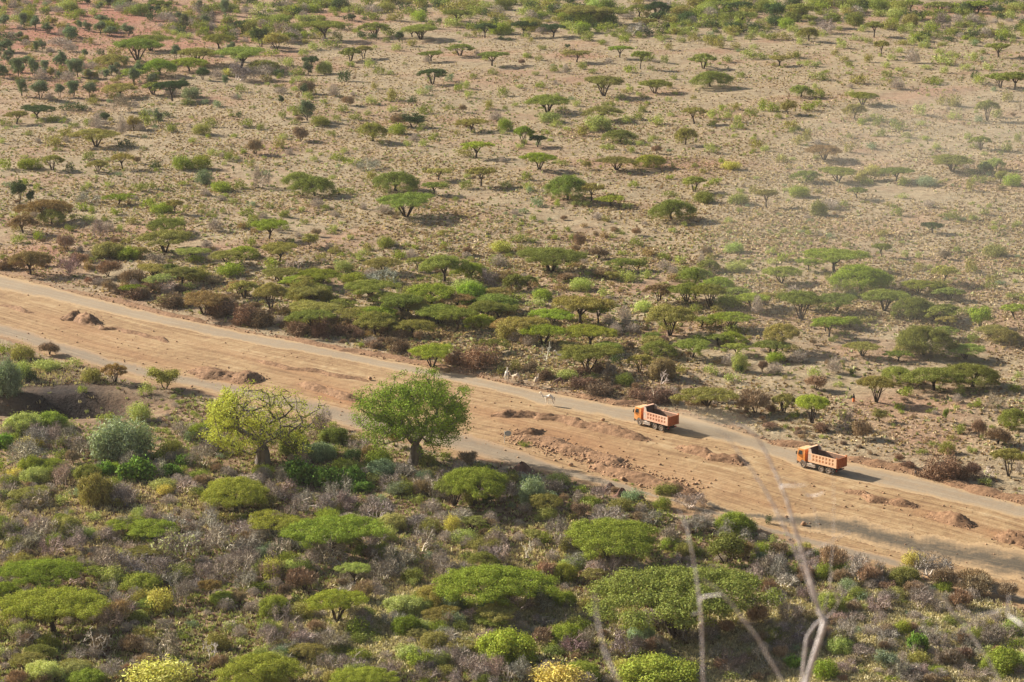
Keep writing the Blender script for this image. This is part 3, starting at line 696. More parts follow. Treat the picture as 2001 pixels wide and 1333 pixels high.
(1500, 333): """A m 300 90 240 110;A m 550 90 300 120;D o 800 90 200 100;A m 1000 85 260 120;R g 1060 120 120 70;R r 1240 130 200 80;R g 240 215 190 100;A m 700 220 170 95;R m 400 360 150 130;T . 480 310 180 80;R m 590 290 100 60;R y 1050 225 110 50;R m 1010 360 120 80;R m 1450 390 130 80;R m 1600 390 70 60;A d 1290 490 180 95;A o 905 510 120 75;A m 890 680 140 120;D o 300 490 70 60;R r 490 530 80 45;R g 1600 270 60 30;R g 1735 295 60 40;R g 1840 450 50 30;R m 1480 640 90 50;R o 1770 680 210 100;B . 1390 700 110 80;R y 1070 680 70 60;R y 1180 690 70 60;A g 520 790 450 165;A g 720 945 560 215;T . 570 990 200 120;R r 660 1000 120 80;T . 1120 930 220 70;R m 1340 970 150 120;A m 260 1165 340 250;A m 110 880 300 150;A m 910 1095 350 190;A m 1140 1155 350 200;A m 530 1110 360 100;A g 475 1300 270 170;A g 640 1230 180 110;A m 1225 1445 480 280;D g 1660 1250 210 180;A o 110 1408 330 240;A o 1850 1345 280 130;R m 1740 930 120 80;R m 1910 1010 110 60;T . 1490 1020 100 100;R g 1460 1140 80 60;A o 1580 800 110 140;R m 1610 790 90 60;D m 1820 100 100 100;R g 1910 130 170 110;D d 1700 50 130 110;R m 1650 100 150 70;A o 1580 160 90 120;R y 30 660 100 60;R g 130 720 120 90;R d 1250 1110 200 60;T . 200 1000 120 100;A o 110 1000 120 100;R y 30 740 120 60;R m 780 120 150 60;Y . 730 90 130 60""",
(0, 666): """R y 170 310 180 150;R g 40 110 110 90;R o 180 160 200 130;B . 390 125 200 120;R y 370 240 240 90;R y 570 215 170 80;R o 720 330 180 120;A b 900 325 200 170;D m 1290 400 270 180;R g 1190 260 100 60;R g 640 410 110 60;G r 60 560 260 280;R y 200 740 370 170;R g 400 700 280 140;R y 560 700 120 80;T . 430 850 180 190;L g 40 850 150 130;T . 190 1010 380 230;Y . 250 850 200 100;R y 1090 640 220 150;R g 850 640 200 70;G r 950 950 530 330;R o 1340 920 200 170;L g 1070 1100 330 180;L g 820 1060 180 110;L g 1330 1060 200 90;L g 1450 980 170 90;R r 1480 790 110 90;T . 1580 1000 250 170;A g 420 1020 260 70;R y 280 1120 250 120;R g 70 1140 170 90;R o 750 1300 300 250;A g 1850 1330 600 310;R y 1280 1180 230 90;T . 500 1150 250 180;T . 1020 1290 180 150;T . 1450 1200 200 120;Y . 1290 1210 150 80;T . 60 1260 200 150;R g 340 1240 150 90;R y 480 1290 150 90;T . 300 1330 250 150;R g 1730 500 120 60;R g 1400 500 100 25;R g 1520 580 90 25;R y 1340 620 90 30;R y 580 560 60 50;R y 680 590 40 30;T . 620 900 200 150;R d 100 300 160 90;R d 260 320 120 90;T . 40 260 120 160;R y 1140 430 130 110;T . 1650 900 260 120;T . 900 1250 230 160;R g 1560 1090 180 80;R m 120 1330 200 90;Y . 130 1080 160 80;R d 900 900 100 60""",
(500, 666): """R m 300 900 280 180;R r 500 950 280 150;R d 760 960 170 120;R b 880 940 130 130;G r 1000 1070 280 130;L g 330 1130 260 200;L g 560 1160 260 180;L g 740 1140 250 150;L y 820 1190 200 90;R y 920 1110 150 80;R m 1180 1210 180 110;R r 960 1290 150 80;T . 1050 1170 200 130;T . 1150 1050 200 80;A m 1550 1290 360 250;A g 1710 1285 580 350;R m 1340 980 180 90;D d 1800 1300 110 90;T . 700 1330 300 130;T . 200 1240 280 140;T . 560 1340 250 120;T . 1300 1200 180 140;D b 1090 840 110 120;R g 590 670 110 30;R r 680 750 100 60;R o 800 790 150 80;R b 500 720 100 60;W . 1560 190 160 100;W . 1770 240 300 180;R o 1920 270 150 70;W . 940 60 160 60;W . 1120 100 170 100;A g 1378 205 370 200;R g 820 50 80 40;W . 1280 140 200 60;T . 1380 1340 160 100;A o 1930 1170 220 150;R b 1500 250 60 40;T . 60 1080 150 90;R o 1400 1100 250 100;R r 1330 1110 180 100;T . 400 1290 200 110;R g 60 1060 180 90;R g 1480 930 140 70""",
(1000, 666): """A m 595 245 460 240;X . 265 160 100 160;R d 810 190 120 100;A o 1000 250 200 160;A m 1150 110 300 120;A m 1410 135 320 160;R y 440 310 210 80;W . 250 310 160 80;W . 690 260 110 100;W . 560 380 200 90;R m 880 360 160 110;W . 700 450 230 120;W . 1020 470 220 80;R b 1180 310 260 170;X . 1165 340 140 120;R o 1310 260 150 80;W . 1180 500 250 120;A o 1520 560 450 220;R y 1560 270 140 90;R y 1720 330 160 80;R y 1780 240 130 150;R d 1780 250 90 70;T . 1700 200 130 100;B . 1450 560 250 120;B . 1900 590 330 220;B . 1960 250 100 100;W . 150 250 150 80;R o 30 240 120 100;R r 140 1180 200 140;G r 160 1300 250 220;R y 360 1140 220 100;R g 540 1190 130 60;R r 310 1260 130 90;T . 520 1280 100 110;R y 600 1330 150 90;R r 950 1280 210 120;T . 700 1250 200 120;B . 800 1200 130 60;R m 1210 1210 220 90;R g 1180 1330 160 110;T . 1380 1330 280 130;R y 900 1330 150 60;R o 1020 1330 150 90;X . 1115 500 50 150;B . 1280 520 120 100;R m 620 330 140 80;T . 1640 490 160 100;R y 270 290 140 90;R y 520 1000 0 0;R g 90 830 120 20;R g 810 1100 60 20;R m 940 1130 50 20""",
(1500, 666): """A o 740 120 260 130;A g 1020 160 210 80;A m 1010 320 300 150;A m 1290 385 470 210;A m 1595 355 480 220;A m 1550 140 300 110;A o 850 480 270 230;A o 130 560 220 170;A g 345 640 300 240;R y 360 290 130 90;R g 60 180 160 100;R d 660 280 60 70;T . 520 260 120 130;B . 380 400 220 130;R g 1090 440 120 90;R y 1500 430 100 100;T . 1480 490 80 80;R g 1030 540 100 60;R m 1280 570 100 40;T . 1780 530 130 130;R g 1640 520 100 60;A m 1930 680 270 180;D m 1390 640 50 120;D o 880 650 140 110;R m 600 620 130 80;T . 610 690 120 150;B . 740 780 220 170;W . 410 720 140 70;R o 690 720 120 90;B . 1650 770 140 180;R m 1500 730 120 90;B . 1800 830 250 160;A o 1885 1060 250 240;R m 1410 890 140 110;R m 1200 890 130 40;R m 1300 830 120 40;W . 1380 1090 330 190;B . 1600 1080 160 140;W . 1530 1100 110 100;W . 1100 1010 130 60;X . 1700 1090 140 130;R m 1700 1140 160 60;R m 1580 880 60 50;R g 1880 680 80 60;T . 1960 1040 60 90;R y 1960 300 80 70;R m 1930 400 150 70;W . 20 560 100 60;B . 20 700 160 60;R m 200 610 100 50;T . 240 180 160 100;A o 170 70 150 60;T . 60 270 140 100;R m 1580 520 80 30;R y 1480 540 60 40;R y 560 300 60 30""",
(0, 1000): """A g 430 945 790 400;A g 330 640 620 330;A g 30 780 330 270;T . 350 240 300 160;T . 620 330 250 140;T . 830 520 330 250;T . 560 250 250 150;T . 1100 530 400 190;T . 1280 540 320 150;T . 1440 750 280 210;T . 1750 350 380 230;T . 1880 540 300 200;T . 1000 180 250 140;A g 1200 230 420 170;P . 1420 400 420 250;R g 1110 640 360 100;Y . 1250 800 290 190;R m 60 230 280 130;A m 480 150 150 150;R g 700 50 80 50;B . 930 880 260 190;R m 1080 870 160 90;A b 1650 700 180 190;R g 1750 740 260 90;X . 750 1130 300 230;T . 240 1060 230 130;R y 170 1000 200 100;R g 390 1100 200 140;R r 1500 910 130 60;R y 1810 940 160 80;T . 1290 1190 330 230;R o 1130 1050 220 130;X . 1650 1170 190 210;R y 1760 1080 100 60;R y 1880 1050 110 60;A g 2010 1400 700 330;Y . 1250 1410 600 210;R g 680 1390 330 130;R y 350 1340 330 150;R y 600 1290 250 110;X . 620 1280 150 80;T . 1080 1230 150 100;R o 160 1230 200 100;T . 900 1330 250 150;R y 40 1150 120 90;T . 1480 280 250 130;T . 100 420 260 150;T . 1600 560 260 130;T . 180 330 260 140;T . 1330 330 200 100;T . 860 250 200 120;T . 1100 380 260 140;T . 700 480 200 120;T . 1500 640 200 100;W . 600 830 150 60;P . 1200 230 160 90;R m 1420 1000 150 60;T . 1060 780 100 70;R g 900 840 0 0;T . 50 600 150 120;T . 1900 200 260 140""",
(500, 1000): """A g 150 190 450 170;A g 620 340 740 250;T . 180 260 300 150;T . 560 440 350 240;T . 900 330 250 160;T . 1300 340 260 200;T . 1130 480 300 220;T . 1570 120 280 130;Y . 1530 180 150 150;G r 110 370 230 110;Y . 130 560 200 190;R y 270 520 150 140;A y 770 560 250 180;B . 370 650 330 200;T . 940 650 100 140;A g 630 860 450 290;B . 230 700 140 140;R g 150 840 290 170;A g 1850 775 900 410;G r 1660 390 200 70;R y 1150 830 350 150;R y 1530 740 160 120;R g 800 980 230 140;R y 860 1030 160 80;R g 1440 960 200 110;R y 1130 1100 130 70;T . 610 1130 270 190;D g 1270 1240 230 130;R g 810 1190 200 110;R y 1420 1220 250 120;R g 1960 1220 520 280;R o 1400 1080 250 130;A g 850 1410 480 180;T . 1330 1340 220 130;T . 1740 1320 350 180;X . 1960 1340 130 160;R y 550 1190 200 80;T . 340 1090 300 120;R y 200 960 200 90;X . 50 960 120 70;T . 500 840 150 70;R y 1770 870 200 60;Y . 1870 250 150 130;R g 1780 180 150 80;T . 1650 280 130 90;T . 700 700 200 130;T . 1000 440 230 160;T . 430 480 260 150;T . 1420 460 240 150;T . 1250 150 220 120;T . 1080 130 180 100;X . 1260 110 120 110;T . 720 100 200 80;P . 440 880 120 50;P . 560 880 100 40;T . 260 1180 260 120;R o 650 1210 150 70;T . 1580 1200 260 150;R m 1600 950 160 90;R y 1680 880 150 70;T . 930 1340 240 120;R g 1270 700 120 50;T . 1490 550 160 140;R y 1230 590 130 80;T . 1900 560 0 0;R y 340 990 140 60;T . 1450 1000 150 80""",
(1000, 1000): """X . 110 360 160 170;T . 350 250 200 200;A g 780 400 830 290;R g 260 260 130 100;T . 700 540 320 130;T . 900 520 300 130;T . 1230 290 230 180;T . 760 110 320 100;R g 1180 60 160 80;R g 1740 190 350 170;D m 1670 440 330 250;D b 1810 400 160 160;R g 1950 360 170 120;A m 1290 990 1380 470;T . 40 800 250 200;T . 600 1100 230 180;T . 880 1160 330 220;T . 1150 1150 180 140;X . 450 920 150 130;R g 430 1060 280 180;R g 560 1340 300 150;Y . 880 1240 180 80;Y . 380 1410 480 180;R g 1150 1430 700 200;A d 230 730 200 130;R y 1230 1230 90 40;T . 1900 640 250 200;R g 1700 590 100 50;T . 1750 1250 260 160;T . 1550 560 200 130;R y 480 470 250 90;T . 60 240 120 80;T . 1420 180 250 130;R y 200 80 80 60;T . 1350 560 250 120;R y 1200 1340 160 80;T . 1350 1280 200 100;Y . 1000 1330 150 80;T . 70 1330 250 160;R m 330 1130 200 80;R m 400 110 100 30;T . 1620 1180 150 130;T . 1950 1200 150 160;R y 420 560 100 50;R y 100 560 100 50;R m 200 620 130 50;T . 250 900 200 90;T . 1100 120 220 110;B . 1000 90 160 90;R m 470 110 60 30;R y 1700 1330 160 80""",
(1500, 1000): """T . 60 480 200 150;T . 720 560 250 200;Y . 1150 440 220 120;T . 1260 540 350 200;B . 1620 600 320 150;B . 1640 680 350 180;B . 1880 700 200 150;R g 430 540 180 130;B . 520 500 300 250;R y 190 500 150 90;R y 40 250 80 80;R r 620 640 170 110;T . 160 900 230 200;T . 620 1100 300 230;X . 540 1110 120 150;R g 1050 980 160 130;L g 1170 1130 190 180;R m 1240 920 150 90;R m 1390 980 100 60;R m 1640 1020 110 70;R g 1840 1290 370 210;R g 450 1330 240 180;R m 70 1060 260 140;D r 930 1270 200 170;R g 1320 1300 160 90;T . 1550 1190 200 150;T . 1050 1320 300 120;B . 860 800 200 80;R o 1000 700 180 100;R m 1540 930 100 50;L g 200 1240 150 110;R g 1930 1080 140 90;R y 1850 1110 150 60;B . 940 640 180 100;T . 1450 870 60 90;R g 960 1350 150 60;B . 90 360 200 120;T . 120 620 220 130;T . 300 700 180 120;T . 880 920 150 130;T . 880 560 180 150;B . 1150 660 220 120;R y 500 720 180 60;T . 680 880 180 100;T . 400 950 140 120;T . 740 1180 200 140;T . 1150 1330 260 130;R d 10 100 60 90;T . 1960 1290 120 100;R g 350 340 120 60;B . 330 880 250 110;T . 1400 760 200 110;R m 1050 740 120 50""",
}
ITEMS = []     # kind, colour, px, py, w, h  (photo pixels)
for (ox, oy), txt in FIELDS.items():
    for e in txt.replace('\n', '').split(';'):
        q = e.split()
        if len(q) == 6 and float(q[4]) > 0:
            ITEMS.append([q[0], q[1], ox + float(q[2])/4, oy + float(q[3])/4, float(q[4])/4, float(q[5])/4, True])
# small growth between them
fr = np.random.default_rng(99)
def scatter(n, x0, x1, y0, y1, kinds, w0, w1, ok):
    c = 0; tries = 0
    names = list(kinds); p = np.array([kinds[k] for k in names], float); p /= p.sum()
    while c < n and tries < n*30:
        tries += 1
        x, y = fr.uniform(x0, x1), fr.uniform(y0, y1)
        if not ok(x, y): continue
        if y < 560 and fr.random() > .22 + 1.1*max(0, .5*math.sin(x*.013 + 2*math.sin(y*.021)) + .5*math.sin(y*.05 + 1.5*math.sin(x*.009)) + .35): continue
        if any(abs(x - a) < c_ and -e_ < y - b_ < d_ for a, b_, c_, e_, d_ in ((1045, 745, 85, 50, 75), (1667, 778, 22, 18, 30), (990, 852, 30, 20, 40), (1285, 825, 60, 30, 45), (1605, 905, 60, 30, 45), (812, 880, 60, 60, 45), (512, 880, 50, 60, 50), (1790, 920, 22, 20, 30), (845, 700, 50, 30, 30))): continue
        k = names[fr.choice(len(names), p=p)]
        w = w0 + (w1 - w0)*fr.random()**1.8
        K, c_ = k[0], k[1]
        asp = {'A': .5, 'N': 1.4, 'R': .55, 'T': .65, 'B': .7, 'D': .8, 'Y': .6, 'W': .4}.get(K, .6)*fr.uniform(.8, 1.25)
        ITEMS.append([K, c_, x, y, w, w*asp, False]); c += 1
above = lambda m: (lambda x, y: y < curve(ST_T, x) - m)
below = lambda m: (lambda x, y: y > curve(ST_B, x) + m)
scatter(150, -80, 620, 0, 260, dict(Tt=4, Rr=2, Ro=2, Rm=2, Nn=1), 10, 34, lambda x, y: True)
scatter(1000, -80, 2080, 45, 560, dict(Ry=5, Rm=4, Rg=2.5, Ro=2, Rr=1.5, Tt=1.2, Bb=.5), 8, 24, lambda x, y: y < curve(ST_T, x) - 40)
scatter(110, 150, 1250, 540, 765, dict(Bb=3, Ww=3, Rb=2.5, Tt=2), 16, 40, lambda x, y: 9 < curve(ST_T, x) - y < 48)
scatter(780, -80, 2080, -6, 84, dict(Ry=3, Rm=4, Rg=3, Ro=2, Rd=1.6, Am=2.5, Ao=1.5, Ad=1.2, Tt=1), 16, 44, lambda x, y: (x > 480 or fr.random() < .5))
scatter(170, -80, 2080, -22, 30, dict(Rm=4, Rg=2.5, Ro=2, Rd=2, Am=3, Ao=2, Ad=1.5, Tt=1), 20, 46, lambda x, y: x > 500 or fr.random() < .5)
scatter(110, -80, 480, 0, 170, dict(Nn=6, Ro=2, Tt=1.5, Rm=1.5), 12, 24, lambda x, y: True)
scatter(190, 1050, 2080, 640, 940, dict(Ry=3, Rm=4, Rg=2, Ro=2, Tt=3, Bb=3, Rb=1.5), 7, 22, lambda x, y: y < curve(ST_T, x) - 22)
scatter(46, 230, 1350, 500, 720, dict(Am=3, Ao=3, Ag=2, Ab=1.5), 44, 88, lambda x, y: 14 < curve(ST_T, x) - y < 130)
scatter(40, 1200, 2060, 520, 700, dict(Am=3, Ao=3, Ag=1), 36, 70, lambda x, y: True)
scatter(230, -80, 1300, 420, 720, dict(Ro=3, Rm=3, Rb=2, Tt=3, Bb=2.5), 12, 32, lambda x, y: y < curve(ST_T, x) - 12)
scatter(60, 1000, 2060, 700, 960, dict(Bb=3, Ww=2, Tt=1), 10, 24, lambda x, y: 10 < curve(ST_T, x) - y < 34)
scatter(950, -80, 2080, 840, 1350, dict(Tt=13, Ry=2.4, Rm=2.4, Rg=2, Ro=3, Bb=2.5, Rr=1), 20, 66, below(8))
scatter(45, -60, 1250, 860, 1350, dict(Am=2, Ao=2, Ag=1), 40, 90, below(22))
scatter(700, -80, 2080, 840, 1390, dict(Tt=3, Ry=4, Rm=3, Rg=2.5, Ro=3, Bb=2, Pp=.3), 7, 20, below(2))
scatter(120, 1300, 2080, 1040, 1340, dict(Bb=4, Tt=5, Ro=2), 14, 50, below(4))
scatter(90, 230, 700, 760, 870, dict(Rm=2, Tt=2, Ry=2, Rr=1), 7, 16, below(2))

HERO = {  # photo place -> own label
 (793, 423): 'wide flat-topped acacia with a dark twin trunk standing alone in the pale clearing',
 (1314, 429): 'bright flat-topped acacia with a thick forked trunk and long shadow in open grass',
 (1077, 531): 'low broad acacia with a dark wide-forked trunk in the belt beyond the road',
 (1680, 569): 'broadest bright green acacia of the dusty right side of the plain',
 (726, 276): 'far flat-topped acacia held high on several bare slender stems',
 (1390, 170): 'far low dome-shaped acacia standing by itself with a very short trunk',
 (462, 998): 'bright green layered acacia directly below the yellow-leaved baobab',
 (107, 1236): 'big spreading acacia with a curved dark trunk in the lower left foreground',
 (657, 1215): 'small neat umbrella acacia with fanned thin stems in the foreground',
 (962, 1193): 'foreground umbrella acacia with a cluster of thick dark stems',
 (1322, 1247): 'broadest acacia of all with many layers behind the pale twigs, lower right',
 (846, 717): 'yellow-green acacia on the road verge just above the green baobab',
 (1149, 727): 'open acacia with forked limbs beside the white camel among the bushes',
 (1366, 851): 'olive acacia with upright stems by the road behind the leading dump truck',
 (268, 118): 'far double-crowned acacia with a dark bent trunk on the red soil',
 (502, 1350): 'bright green acacia cut by the bottom edge, left of centre',
 (1586, 826): 'bright green acacia with a fanned trunk above the rear dump truck',
 (400, 615): 'brownish acacia at the road edge among the cut brushwood heaps',
 (60, 537): 'brown-green acacia by the road near the left edge with a slim red trunk',
 (1806, 694): 'pale green acacia with three tall stems, its crown clear of the bushes',
 (237, 903): 'big rounded grey-green feathery shrub left of the yellow-leaved baobab',
 (1845, 938): 'largest dark brown heap of cut thornwood on the road verge at right',
 (942, 726): 'large reddish-brown heap of dry thornwood right of the roadside acacia',
 (1925, 938): 'white bleached dead tree beside the largest brushwood heap',
 (312, 1352): 'large bright yellow flowering shrub cut by the bottom edge at left',
 (37, 399): 'dark rounded tree standing apart near the left edge of the plain',
 (187, 1282): 'white forked dead tree below the spreading acacia in the lower left',
}
ANCH = [(1283, 820, 'the leading dump truck'), (1605, 905, 'the rear dump truck'), (1073, 785, 'the camel on the road'), (1108, 706, 'the camel among bushes'),
 (812, 830, 'the green baobab'), (510, 830, 'the yellow-leaved baobab'), (992, 852, 'the small roadside sign'), (1667, 777, 'the walking person'),
 (793, 403, 'the twin-trunked clearing acacia'), (1310, 410, 'the lone bright acacia in open grass'), (1082, 515, 'the low broad dark-forked acacia'),
 (1690, 550, 'the broadest bright acacia at right'), (726, 258, 'the high-stemmed far acacia'), (1390, 158, 'the far low dome acacia'), (462, 970, 'the bright layered acacia'),
 (107, 1190, 'the spreading lower left acacia'), (657, 1180, 'the small neat foreground acacia'), (965, 1150, 'the many-stemmed foreground acacia'), (1320, 1190, 'the broadest foreground acacia'),
 (268, 95, 'the far double-crowned acacia'), (1845, 925, 'the largest brushwood heap'), (237, 860, 'the big grey-green shrub'), (37, 380, 'the dark tree near the left edge'),
 (1806, 665, 'the tall three-stemmed acacia'), (400, 590, 'the brownish roadside acacia'), (846, 690, 'the yellow-green verge acacia'), (312, 1320, 'the big yellow shrub'),
 (1000, 20, 'the middle of the top edge'), (1985, 20, 'the top right corner'), (20, 20, 'the top left corner'), (1985, 330, 'the right plain edge'), (1600, 1200, 'the pale foreground twigs'),
 (600, 110, 'the far thicket left of centre'), (20, 1010, 'the left edge'), (1900, 1230, 'the lower right corner')]
# ------------------------------------------------------------------ put the plants in place
GROUPN = {'P': 'bush', 'A': 'acacia', 'D': 'tree', 'N': 'tree', 'R': 'bush', 'L': 'bush', 'G': 'bush', 'Y': 'yellow shrub', 'T': 'bare shrub', 'X': 'dead tree', 'B': 'dry shrub', 'W': 'brushwood heap'}
PHR = {'acacia': 'umbrella acacias over the plain', 'tree': 'small round-crowned trees on the plain', 'bush': 'bushes over the plain and the foreground',
       'yellow shrub': 'yellow flowering shrubs', 'bare shrub': 'leafless grey thorn shrubs', 'dead tree': 'bleached dead trees', 'dry shrub': 'dry brown thorn shrubs', 'brushwood heap': 'heaps of cut thorn brushwood'}
CW = {'g': 'bright green', 'm': 'mid-green', 'o': 'olive', 'd': 'dark green', 'y': 'yellow-green', 'b': 'brownish', 'r': 'grey-green', 'p': 'pale', 'n': 'dull green'}
def look(K, c, wm):
    size = {'A': ('small', 'medium', 'broad'), 'R': ('little', 'middling', 'large'), 'T': ('low', 'middling', 'large')}.get(K, ('small', 'middling', 'large'))
    lim = {'A': (7, 12), 'R': (2.6, 4.6), 'T': (3, 5.5)}.get(K, (3, 5))
    s = size[0] if wm < lim[0] else size[1] if wm < lim[1] else size[2]
    noun = {'A': 'flat-topped acacia', 'D': 'round-crowned tree', 'N': 'slender upright tree', 'R': 'rounded bush', 'L': 'broad-leaved shrub', 'G': 'feathery bush',
            'Y': 'yellow shrub', 'T': 'leafless grey shrub', 'P': 'pale-leaved shrub', 'X': 'white dead tree', 'B': 'dry brown shrub', 'W': 'thornwood heap'}[K]
    return f'{s} {CW[c]} {noun}' if K in 'ADNRLG' else f'{s} {noun}'
place_rng = np.random.default_rng(5)
plan = []
for K, c, px, py, w, h, hand in ITEMS:
    x, y = ground(px, py)
    x, y = float(x), float(y)
    for _ in range(2):       # follow the terrain
        z = float(height(x, y))
        a = CH/(CH - z)
        gx, gy = ground(px, py); x, y = float(gx)/a*1.0, float(gy)/a
    dep = math.atan2(CH - z, y)
    s = F/depth_of(x, y, z)
    wm = w/s; 
    if K in 'AXN':
        hm = (h - 0.43*w*math.sin(dep)*(K == 'A'))/math.cos(dep)/s
        hm = max(hm, 0.36*wm if K == 'A' else 0.6*wm)
    else:
        hm = (h - 0.22*w*math.sin(dep))/math.cos(dep)/s
        hm = max(hm, 0.32*wm)
        sh = 0.33*wm
        y += sh; x *= (y/(y - sh))
    z = float(height(x, y))
    hero = None
    for (hx, hy), t in HERO.items():
        if hand and abs(hx - px) < 9 and abs(hy - py) < 14 and (K in 'A') == ('acacia' in t.split(' by ')[0].split(' with')[0] and 'shrub' not in t and 'heap' not in t and 'tree' not in t): hero = t
    plan.append(dict(K=K, c=c, px=px, py=py - h/2, w=w, h=h, x=x, y=y, z=z, wm=wm, hm=hm, hero=hero, hand=hand))
by = {}
for p in plan: by.setdefault(GROUPN[p['K']], []).append(p)
solo, rest = [], []
for g, L in by.items():
    L.sort(key=lambda p: -(p['w']*p['h'])*(1 if 0 <= p['px'] <= 2001 and 0 <= p['py'] <= 1333 else 0.0001))
    solo += L[:300]; rest += L[300:]
# labels
def rel(px, py, a):
    dx, dy = px - a[0], (py - a[1])*1.6
    if abs(dx) > abs(dy): return 'right of' if dx > 0 else 'left of'
    return 'beyond' if dy < 0 else 'in front of'
cl = {}
for p in solo:
    if p['hero']: p['label'] = p['hero']; continue
    a = min(ANCH, key=lambda a: (p['px'] - a[0])**2 + (1.6*(p['py'] - a[1]))**2)
    key = (look(p['K'], p['c'], p['wm']), rel(p['px'], p['py'], a), a[2])
    p['ad'] = (p['px'] - a[0])**2 + (p['py'] - a[1])**2
    cl.setdefault(key, []).append(p)
ORD = ['nearest', 'second nearest', 'third nearest', 'fourth nearest', 'fifth nearest', 'sixth nearest', 'seventh nearest', 'eighth nearest', 'ninth nearest', 'tenth nearest', 'eleventh nearest', 'twelfth nearest'] + ['%sth nearest' % i for i in range(13, 60)]
for (lk, rl, an), L in cl.items():
    if an.endswith('edge') or an.endswith('corner') or an.endswith('xx') : rl2 = {'left of': 'left side near', 'right of': 'right side near', 'beyond': 'high up near', 'in front of': 'just below'}[rl]
    else: rl2 = rl
    L.sort(key=lambda p: p['ad'])
    for i, p in enumerate(L):
        p['label'] = f'{lk} {rl2} {an}' if len(L) == 1 else f'{ORD[i]} {lk} {rl2} {an}'
for p in solo:
    if len(p['label'].split()) > 16 or len(p['label'].replace('-', ' ').split()) > 16: p['label'] = p['label'].replace(' the ', ' ').replace(' in open grass', '')
def colour(K, c):
    if K == 'L': return (*(np.array((.19, .30, .06))*(1 + place_rng.normal(0, .1))), 1)
    if K in COLK: base = np.array(COLK[K])
    else: base = np.array(COLR[c])
    f = 1 + place_rng.normal(0, 0.12)
    return (*np.clip(base*f*(1 + place_rng.normal(0, 0.04, 3)), 0.01, 0.8), 1)
cnt = {}
for p in solo:
    K = p['K']
    pk = K
    if K == 'A': pk = 'A2' if p['w'] > 118 else 'A1' if p['w'] > 62 else 'A0'
    if K == 'R' and p['w'] > 60: pk = 'R1'
    protos = PROTO[pk]
    i = int(place_rng.integers(len(protos)))
    if pk in ('A1', 'A2') and p['hero']:
        i = {'twin': 3, 'thick': 3, 'dark wide': 5, 'dome': 4, 'cluster': 5, 'fanned': 1, 'curved': 0, 'many layers': 1, 'broadest bright': 4}.get(next((k for k in ['twin', 'thick forked', 'dark wide', 'dome', 'cluster', 'fanned', 'curved', 'many layers', 'broadest bright'] if k in p['hero']), ''), i)
    rz = float(place_rng.uniform(0, 6.283))
    nm = NAME[K]
    p['z'] -= 0.04*p['hm']
    col = colour(K, p['c'])
    sc = (p['wm']/2*(1.08 if K == 'A' else 1.02),)*2 + (p['hm']*(1.06 if K == 'A' else 1.0),)
    single = len(protos[i]) == 1
    if single:
        o = link(nm, protos[i][0][1]); root = o
        o.location = (p['x'], p['y'], p['z']); o.rotation_euler = (0, 0, rz); o.scale = sc; o.color = col
    else:
        root = empty(nm, (p['x'], p['y'], p['z']), rz)
        for pn, me in protos[i]:
            if pn in ('stem', 'stems') and p['w'] < 45: continue
            o = link(pn, me, root); o.scale = sc; o.color = col if pn in ('crown', 'foliage') else (*COLK['T'], 1)
    tag(root, p['label'], GROUPN[K], PHR[GROUPN[K]])
# remaining small growth past three hundred of a kind: one low mass per kind
LO = [make_bush(200 + i, 'lo', 420)[0][1] for i in range(4)]
def mesh_arrays(me):
    v = np.empty(len(me.vertices)*3, np.float32); me.vertices.foreach_get('co', v)
    f = np.empty(len(me.loops), np.int32); me.loops.foreach_get('vertex_index', f)
    a = np.empty(len(me.vertices), np.float32); me.attributes['v'].data.foreach_get('value', a)
    return v.reshape(-1, 3), f.reshape(-1, 4), a
LOA = [mesh_arrays(m) for m in LO]
def low_bare(seed):
    r = np.random.default_rng(seed)
    n = 1000
    C = r.normal(0, .45, (n, 3)); C[:, 2] = np.abs(C[:, 2])*0.9 + .15
    C = C/np.maximum(1, np.linalg.norm(C, axis=1))[:, None]
    b = C/np.linalg.norm(C, axis=1)[:, None]
    V, Fq, v = leaves(C, .34, .026, r, bias=b)
    return V, Fq, v*.9 - .1 + .5*(np.repeat(r.random(n), 4) > .85)
LOB = [low_bare(300 + i) for i in range(4)]
def merge(name, L, protos, mat, label, cat):
    VV, FF, vv, off = [], [], [], 0
    for p in L:
        V, Fq, v = protos[int(place_rng.integers(len(protos)))]
        a = place_rng.uniform(0, 6.28); c, s = math.cos(a), math.sin(a)
        W = p['wm']/2
        X = np.stack([(V[:, 0]*c - V[:, 1]*s)*W + p['x'], (V[:, 0]*s + V[:, 1]*c)*W + p['y'], V[:, 2]*p['hm'] + p['z'] - .03], 1)
        VV.append(X); FF.append(Fq + off); vv.append(v); off += len(V)
    me = mesh_np(name, np.concatenate(VV), np.concatenate(FF), mat, {'v': np.concatenate(vv)})
    return tag(link(name, me), label, cat, kind='stuff')
left = {}
for p in rest: left.setdefault((GROUPN[p['K']], p['c'] if p['K'] in 'RADN' else '.'), []).append(p)
for (g, c), L in left.items():
    if g in ('bare shrub', 'dry shrub'):
        o = merge('dry_scrub', L, LOB, M_TWIG, 'small leafless thorn scrub scattered between the bushes', 'scrub'); o.color = (*(COLK['T'] if g[0] == 'b' else COLK['B']), 1)
    else:
        o = merge('low_scrub', L, LOA, M_LEAF, f'small {CW.get(c, "green")} scrub scattered over the plain and slope', 'scrub'); o.color = (*COLR.get(c, COLR['m']), 1)

